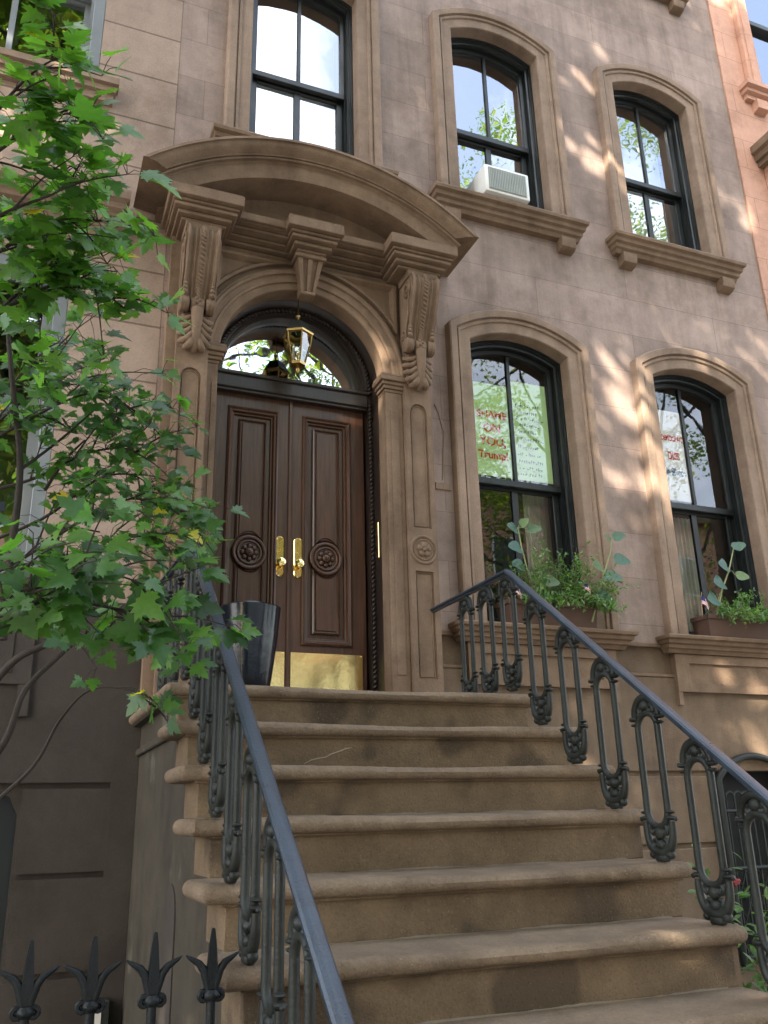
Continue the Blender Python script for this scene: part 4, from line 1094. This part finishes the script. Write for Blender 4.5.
def tendril(pts_, label):
    mb = MB(); P = [Vector(p) for p in pts_]; out = []
    for i in range(len(P)-1):
        p0, p1, p2, p3 = P[max(i-1, 0)], P[i], P[i+1], P[min(i+2, len(P)-1)]
        for k in range(6):
            t = k/6; out.append(.5*((2*p1)+(-p0+p2)*t+(2*p0-5*p1+4*p2-p3)*t*t+(-p0+3*p1-3*p2+p3)*t**3))
    out.append(P[-1]); mb.tube(out, .0018, 5); return own(mb, 'dry_tendril', MT['dry'], out[0], label, 'plant')
tendril([A(612, 570), A(626, 574), A(634, 588), A(641, 590)], 'thin dry tendril reaching right from the leafy stem towards the wall')
tendril([A(616, 592), A(621, 602), A(622, 612), A(627, 613)], 'short dry tendril hanging over the sill edge')
def flag(p, label, s_=.075, tilt=.3):
    t = empty('small_flag', p, label, 'flag'); p = Vector(p)
    mb = MB(); mb.tube([p-Vector((.01, 0, .12)), p+Vector((.015, 0, .06))], .002, 6); mb.build('stick', MT['dry'], t)
    me = bpy.data.meshes.new('cloth'); nx, nz = 8, 6; v = []; f = []; uv = []
    for j in range(nz+1):
        for i in range(nx+1):
            a, b = i/nx, j/nz; v.append((a*s_*.75+.004, -.012*math.sin(a*5)-.01*a, -.045*a*.9+(b-.5)*s_*.75))
    for j in range(nz):
        for i in range(nx): f.append((j*(nx+1)+i, j*(nx+1)+i+1, (j+1)*(nx+1)+i+1, (j+1)*(nx+1)+i))
    me.from_pydata(v, [], f); ul = me.uv_layers.new(name='UVMap')
    for poly in me.polygons:
        for li in poly.loop_indices:
            vi = me.loops[li].vertex_index; ul.data[li].uv = ((vi % (nx+1))/nx, (vi//(nx+1))/nz)
    me.materials.append(MT['flag']); me.shade_smooth(); o = bpy.data.objects.new('cloth', me); link(o, t, p)
flag(A(727-26, 600, -.17), 'small striped flag stuck in the window box below the red and blue words')
flag(A(584, 586, -.17), 'small striped flag half hidden at the edge of the bushy plant', .06)
flag(A(515, 590, -.16), 'small striped flag behind the peak of the handrail', .06)

# wall plaque and lock box
mb = MB(); mb.box(2.552, 2.668, -.012, .001, 1.525, 1.575, .003); own(mb, 'wall_plaque', MT['trim_pale'], (2.61, 0, 1.55), 'small blank stone plaque between door pilaster and window', 'plaque')
mb = MB(); mb.tube([(2.61, -.004, 1.60), (2.635, -.004, 1.95), (2.60, -.004, 2.10), (2.575, -.004, 2.16)], .004, 5); own(mb, 'pale_cable', MT['trim_pale'], (2.61, 0, 1.6), 'thin pale cable fixed to the wall above the small plaque', 'cable')
bx = empty('meter_box', (.64, -.04, -1.45), 'small dark metal box with a pale label in the areaway corner', 'box')
mb = MB(); mb.box(.575, .668, -.10, .006, -1.75, -1.34, .006); mb.build('casing', MT['iron'], bx)
mb = MB(); mb.box(.600, .628, -.103, -.0995, -1.50, -1.39); mb.build('label_plate', MT['curtain'], bx, 0)

# arched iron grille of the basement window
gr = empty('window_grille', (4.905, -.02, -1.5), 'arched black iron grille over the basement window at right', 'grille')
mb = MB(); gp = arch_path(4.905, -1.5, .325, -.62, .42, 0, 18)
mb.tube([(x, -.03, z) for x, z in gp], .024, 8); mb.tube([(4.57, -.03, -.56), (5.24, -.03, -.56)], .012, 8); mb.tube([(4.57, -.03, -.92), (5.24, -.03, -.92)], .014, 8); mb.tube([(4.57, -.03, -1.45), (5.24, -.03, -1.45)], .014, 8)
mb.build('frame', MT['iron'], gr, 50)
mb = MB()
for i in range(9):
    x = 4.62+i*.0715; mb.tube([(x, -.03, -1.45), (x, -.03, -.40-.05*abs(i-4)**1.3*.3)], .008, 6)
    if i < 8: mb.torus((x+.036, -.03, -.47), .034, .007, 'y', 12, 6, 0, PI)
mb.build('bars', MT['iron'], gr, 50)
mb = MB()
for i in range(-2, 8):
    for s in (-1, 1):
        a = Vector((4.60+i*.1, -.034, -.93)); b = a+Vector((s*.26, 0, -.51))
        pts = [a.lerp(b, t/6)+Vector((.014*math.sin(t*PI), 0, 0)) for t in range(7)]
        pts = [p for p in pts if 4.58 < p.x < 5.23]
        if len(pts) > 1: mb.tube(pts, .006, 5)
mb.build('lattice', MT['iron'], gr, 50)
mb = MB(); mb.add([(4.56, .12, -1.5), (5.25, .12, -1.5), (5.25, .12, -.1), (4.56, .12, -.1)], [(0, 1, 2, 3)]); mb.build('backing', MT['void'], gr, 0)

# rose bush in the right areaway
bushy('rose_bush', (3.35, 4.95), -.75, GROUND, 1.50, .16, 100, 21, 'green rose bush with red bloom behind the lower railing', 60, 'fern', 'shrub', .062)
rb = bpy.data.objects['rose_bush']
mb = MB(); fp_ = at(735, 882, -.75)
for k in range(9):
    a = k*2.4; r = .004+.0022*k; mb.ball((fp_.x+r*math.cos(a), fp_.y-.01, fp_.z+r*math.sin(a)*.8), .011, 1, .6, 1, 8, 5)
mb.build('rose_bloom', MT['red'], rb, 60)

# ================================================================== MAPLE IN THE FOREGROUND
MAPLE = [(0, -.02), (.10, .06), (.34, -.06), (.26, .10), (.52, .12), (.44, .22), (.66, .40), (.46, .40), (.50, .52), (.30, .44), (.24, .52), (.33, .74), (.20, .70), (.17, .82), (0, 1.06)]
MAPLE = MAPLE+[(-x, y) for x, y in MAPLE[-2:0:-1]]
def maple_leaf(mb, p, d, nrm, s, R_, tint):
    d = d.normalized(); side = d.cross(nrm)
    if side.length < 1e-4: return
    side.normalize(); nn = side.cross(d).normalized()
    cup = R_.uniform(-.15, .35); curl = R_.uniform(.1, .45); tw = R_.uniform(-.2, .2)
    base = len(mb.v); c = (0, .30)
    def P(x, y): return p+side*s*x*.92+d*s*y+nn*s*(cup*abs(x)*.8-curl*y*y*.5+tw*x*y)
    mb.v.append(tuple(P(*c))); mb.v += [tuple(P(x*R_.uniform(.93, 1.07), y)) for x, y in MAPLE]
    n = len(MAPLE); mb.f += [(base, base+1+i, base+1+(i+1) % n) for i in range(n)]; mb.t += [tint]*n
def vine(p, k): pass
R_ = random.Random(77)
maple = empty('maple_tree', (-1.1, -1.9, GROUND), 'young maple with lobed green leaves and a few yellow ones', 'tree')
bark = MB(); fol = MB(); fol.t = []
def B(*pts):
    return [at(x, y, d) for x, y, d in pts]
def smooth(P, n=5):
    out = []
    for i in range(len(P)-1):
        p0, p1, p2, p3 = P[max(i-1, 0)], P[i], P[i+1], P[min(i+2, len(P)-1)]
        for k in range(n):
            t = k/n; out.append(.5*((2*p1)+(-p0+p2)*t+(2*p0-5*p1+4*p2-p3)*t*t+(-p0+3*p1-3*p2+p3)*t**3))
    out.append(P[-1]); return out
trunk = [Vector((-1.1, -1.9, GROUND)), Vector((-1.08, -1.9, -1.2)), Vector((-1.0, -1.92, -.4)), Vector((-.92, -1.95, .6)), Vector((-.85, -1.95, 1.6)), Vector((-.80, -2.0, 2.6)), Vector((-.7, -2.0, 3.4))]
bark.tube(smooth(trunk), [.07-.0016*i for i in range(31)], 9)
def tip_r(n, r0, r1): return [r0+(r1-r0)*i/(n-1) for i in range(n)]
def spray(path, nleaf, lsz, r0=.012, spread=.10, start=.25, twigs=5, bias=.45, tmax=.9, yellow=.008):
    P = smooth(B(*path)); bark.tube(P, tip_r(len(P), r0*.6, .0018), 6)
    n = len(P)
    tw = []
    for k in range(twigs):
        i = int(n*(start+(1-start)*k/max(1, twigs))); i = min(n-2, i); p = P[i]; t = (P[i+1]-P[i]).normalized()
        sd_ = Vector((R_.gauss(0, 1), R_.gauss(0, .8), R_.gauss(.15, .7))); d = (t*1.1+sd_.normalized()*.9).normalized()
        L_ = R_.uniform(.6, 1.4)*spread*2.2; q = [p, p+d*L_*.5+Vector((0, 0, .01)), p+d*L_+Vector((0, 0, -.02))]
        bark.tube(smooth(q, 3), tip_r(7, .004, .0015), 5); tw.append(smooth(q, 3))
    tw.append(P[int(n*start):])
    for j in range(int(nleaf*1.12)):
        seg = R_.choice(tw+[tw[-1]]) if j > 3 else tw[-1]
        a = seg[-1] if (R_.random() < .25 or j == 0) else R_.choice(seg)
        out = Vector((R_.gauss(0, 1), R_.gauss(-.35, .8), R_.gauss(0, .6))).normalized()
        pet = R_.uniform(.25, 1)*spread*.8
        b = a+out*pet
        bark.tube([a, a.lerp(b, .5)+Vector((0, 0, .012)), b], [.0014, .0011, .001], 4, False)
        d = (out*Vector((1, .8, .3))+Vector((R_.gauss(.12, .3), R_.gauss(-.25, .3), -.30+R_.gauss(0, .25)))).normalized()
        nrm = Vector((R_.gauss(-.1, .4), -.85+R_.gauss(0, .4), .6+R_.gauss(0, .2)))
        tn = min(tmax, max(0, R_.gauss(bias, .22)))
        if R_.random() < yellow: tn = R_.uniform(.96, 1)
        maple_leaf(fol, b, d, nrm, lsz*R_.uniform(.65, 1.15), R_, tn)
# upper tier (close to the lens, light from above put into a paler tint)
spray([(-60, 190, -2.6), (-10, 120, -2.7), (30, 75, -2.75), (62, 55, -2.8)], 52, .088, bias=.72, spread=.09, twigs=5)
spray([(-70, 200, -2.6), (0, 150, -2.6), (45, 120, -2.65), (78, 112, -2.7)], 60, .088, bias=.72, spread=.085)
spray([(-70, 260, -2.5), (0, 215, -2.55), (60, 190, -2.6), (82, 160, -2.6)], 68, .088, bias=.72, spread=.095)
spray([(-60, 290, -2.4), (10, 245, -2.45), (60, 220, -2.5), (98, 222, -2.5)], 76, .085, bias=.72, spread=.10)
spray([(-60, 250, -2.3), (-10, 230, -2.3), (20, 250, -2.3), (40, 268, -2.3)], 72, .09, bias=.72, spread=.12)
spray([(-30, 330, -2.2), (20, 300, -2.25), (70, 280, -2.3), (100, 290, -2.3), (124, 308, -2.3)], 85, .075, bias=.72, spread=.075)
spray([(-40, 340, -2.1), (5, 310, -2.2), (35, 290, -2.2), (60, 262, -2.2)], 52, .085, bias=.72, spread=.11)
# middle tier
spray([(-60, 470, -1.9), (10, 430, -1.9), (68, 400, -1.9), (107, 392, -1.9), (132, 412, -1.9)], 122, 0.0619, spread=.11, twigs=8)
spray([(-60, 480, -1.8), (0, 420, -1.8), (40, 390, -1.8), (75, 380, -1.8)], 80, 0.0645, spread=.12, twigs=6)
spray([(-50, 500, -1.7), (30, 480, -1.75), (82, 455, -1.8), (118, 448, -1.8), (138, 452, -1.8)], 112, 0.0619, spread=.11, twigs=8)
spray([(-50, 430, -1.6), (0, 400, -1.6), (25, 370, -1.6), (52, 360, -1.6)], 59, 0.0731, spread=.13)
spray([(-60, 600, -1.7), (20, 560, -1.8), (82, 520, -1.9), (125, 500, -1.95), (150, 502, -2.0), (182, 512, -2.0)], 108, 0.0602, spread=.095, twigs=8, yellow=.02)
spray([(-60, 560, -1.6), (40, 520, -1.7), (96, 480, -1.75), (132, 475, -1.8), (155, 490, -1.8)], 91, 0.0585, spread=.10, twigs=7)
spray([(-60, 640, -1.7), (20, 600, -1.8), (75, 570, -1.9), (118, 540, -2.0), (145, 537, -2.0), (170, 532, -2.05)], 87, 0.0602, spread=.085, twigs=7, yellow=.02)
# lower tier, nearer and paler on top
spray([(-90, 680, -2.2), (-20, 640, -2.3), (40, 600, -2.35), (89, 572, -2.4), (132, 580, -2.4), (170, 600, -2.4)], 62, .082, spread=.09, twigs=7)
spray([(-80, 650, -2.1), (0, 620, -2.2), (50, 590, -2.25), (96, 605, -2.3), (132, 612, -2.3), (160, 630, -2.3)], 55, .082, spread=.085, twigs=6, yellow=.02)
spray([(-80, 680, -2.3), (-30, 640, -2.4), (0, 610, -2.4), (20, 590, -2.4), (50, 600, -2.4)], 19, .085, spread=.09)
spray([(-40, 560, -2.2), (0, 575, -2.25), (40, 562, -2.3), (75, 560, -2.3)], 26, .085, spread=.10)
spray([(-70, 600, -1.9), (20, 605, -2.0), (75, 640, -2.1), (111, 640, -2.2), (136, 650, -2.2)], 26, .075, spread=.08)
# bare lower stems
spray([(-40, 830, -1.7), (30, 770, -1.75), (60, 720, -1.8), (90, 690, -1.85), (130, 690, -1.9), (150, 705, -1.9)], 9, .075, .012, .07, .72, 3, yellow=.2)
P = smooth(B((-15, 770, -1.9), (8, 735, -1.9), (25, 690, -1.9), (60, 655, -1.9), (75, 640, -1.9), (85, 610, -1.9))); bark.tube(P, tip_r(len(P), .013, .005), 7)
P = smooth(B((-20, 700, -1.8), (15, 660, -1.85), (55, 640, -1.9), (90, 610, -1.9), (100, 570, -1.9))); bark.tube(P, tip_r(len(P), .015, .004), 7)
P = smooth(B((2, 640, -1.9), (10, 560, -1.9), (20, 470, -1.9), (12, 380, -2.0), (5, 300, -2.0))); bark.tube(P, tip_r(len(P), .016, .007), 7)
for pth in (((45, 490, -1.8), (65, 460, -1.8), (85, 440, -1.8)), ((55, 570, -1.8), (62, 530, -1.8), (100, 532, -1.8)), ((20, 470, -1.9), (60, 440, -1.85), (100, 405, -1.85)), ((0, 310, -2.2), (20, 290, -2.2), (28, 275, -2.2))):
    P = smooth(B(*pth)); bark.tube(P, tip_r(len(P), .007, .003), 6)
bark.build('trunk', MT['bark'], maple, 60); fol.build('crown', MT['maple'], maple, 60, recalc=False)

# ================================================================== STREET TREES (behind the camera: shade and reflections)
def street_tree(base, height, cc, cr, nclump, nleaf, lsz, seed, label, gaps=(), leafy=1.0):
    R2 = random.Random(seed); t = empty('street_tree', base, label, 'tree'); bk = MB(); fo = MB(); fo.t = []
    base = Vector(base); cc = Vector(cc); top = cc+Vector((0, 0, cr[2]*.5))
    tr = smooth([base, base.lerp(cc, .35)+Vector((.1, .1, 0)), cc+Vector((0, 0, -cr[2]*.5)), top], 5)
    bk.tube(tr, tip_r(len(tr), .22, .04), 10)
    cl = []
    for i in range(nclump):
        while True:
            v = Vector((R2.uniform(-1, 1), R2.uniform(-1, 1), R2.uniform(-1, 1)))
            if .15 < v.length < 1: break
        c = cc+Vector((v.x*cr[0], v.y*cr[1], v.z*cr[2])); cl.append(c)
        if i % 3 == 0:
            a = R2.choice(tr[5:]); m_ = a.lerp(c, .5)+Vector((0, 0, -.25))
            P_ = smooth([a, m_, c], 4); bk.tube(P_, tip_r(len(P_), .07, .012), 6)
    for i in range(nleaf):
        c = cl[i % nclump]; rr_ = .75*R2.random()**.5
        o = Vector((R2.gauss(0, 1), R2.gauss(0, 1), R2.gauss(0, .7))).normalized()*rr_
        p = c+o; skip = False
        for (gp_, gr_, keep) in gaps:
            w_ = p-gp_; dd = w_-SUN*w_.dot(SUN)
            if dd.length < gr_+.15 and R2.random() > keep: skip = True; break
        if skip: continue
        d_ = Vector((R2.gauss(0, 1), R2.gauss(0, 1), R2.gauss(-.3, .5))).normalized(); s_ = d_.cross(Vector((R2.gauss(0, .6), R2.gauss(0, .6), 1))).normalized()
        L_ = lsz*R2.uniform(.7, 1.3); W_ = L_*.36; b_ = len(fo.v)
        fo.v += [tuple(p), tuple(p+d_*L_*.5+s_*W_), tuple(p+d_*L_), tuple(p+d_*L_*.5-s_*W_)]; fo.f.append((b_, b_+1, b_+2, b_+3)); fo.t.append(R2.random())
    bk.build('trunk', MT['bark'], t, 50); fo.build('crown', MT['tree'], t, 0, recalc=False)
GAPS = [(at(612, 395, 0), .22, .30), (at(622, 450, 0), .24, .32), (at(628, 510, 0), .16, .35), (at(608, 340, 0), .12, .4), (at(650, 430, -.08), .16, .15), (at(645, 385, -.08), .14, .15), (at(690, 355, -.08), .12, .25), (at(658, 490, -.08), .10, .2),  # crown gaps cut along sun rays to place the sun patches on the wall
        (at(748, 712, 0), .20, .08), (at(600, 745, 0), .16, .25), (at(585, 790, 0), .12, .25), (at(640, 820, 0), .12, .25), (at(575, 60, -.08), .10, .15), (at(575, 130, -.08), .06, .2), (at(432, 110, 0), .12, .3), (at(606, 140, -.08), .10, .1), (at(618, 175, -.08), .06, .15), (at(735, 210, 0), .14, .1), (at(680, 115, 0), .08, .3),
        (at(640, 120, 0), .08, .4), (at(596, 85, 0), .08, .35), (at(760, 200, 0), .08, .3)]
street_tree((-3.2, -8.3, GROUND), 13, (-2.6, -7.4, 10.0), (5.2, 3.4, 5.0), 190, 52000, .25, 1, 'tall leafy street tree at the kerb shading the front', GAPS)
street_tree((-6.0, -7.6, GROUND), 7, (-3.4, -7.2, 4.2), (4.6, 2.2, 3.0), 90, 17000, .20, 4, 'low spreading street tree added left of the camera to shade the steps', GAPS)  # unseen low crown added to keep the sun off the steps
street_tree((13.5, -11, GROUND), 16, (13.0, -11.5, 11.0), (6.0, 3.0, 8.0), 150, 30000, .10, 2, 'tall open street tree down the kerb reflected in the right windows')
street_tree((6.0, -16.5, GROUND), 10, (6.5, -17, 10.0), (7.5, 2.6, 5.5), 150, 34000, .12, 3, 'leafy street tree on the far kerb reflected in the fanlight')
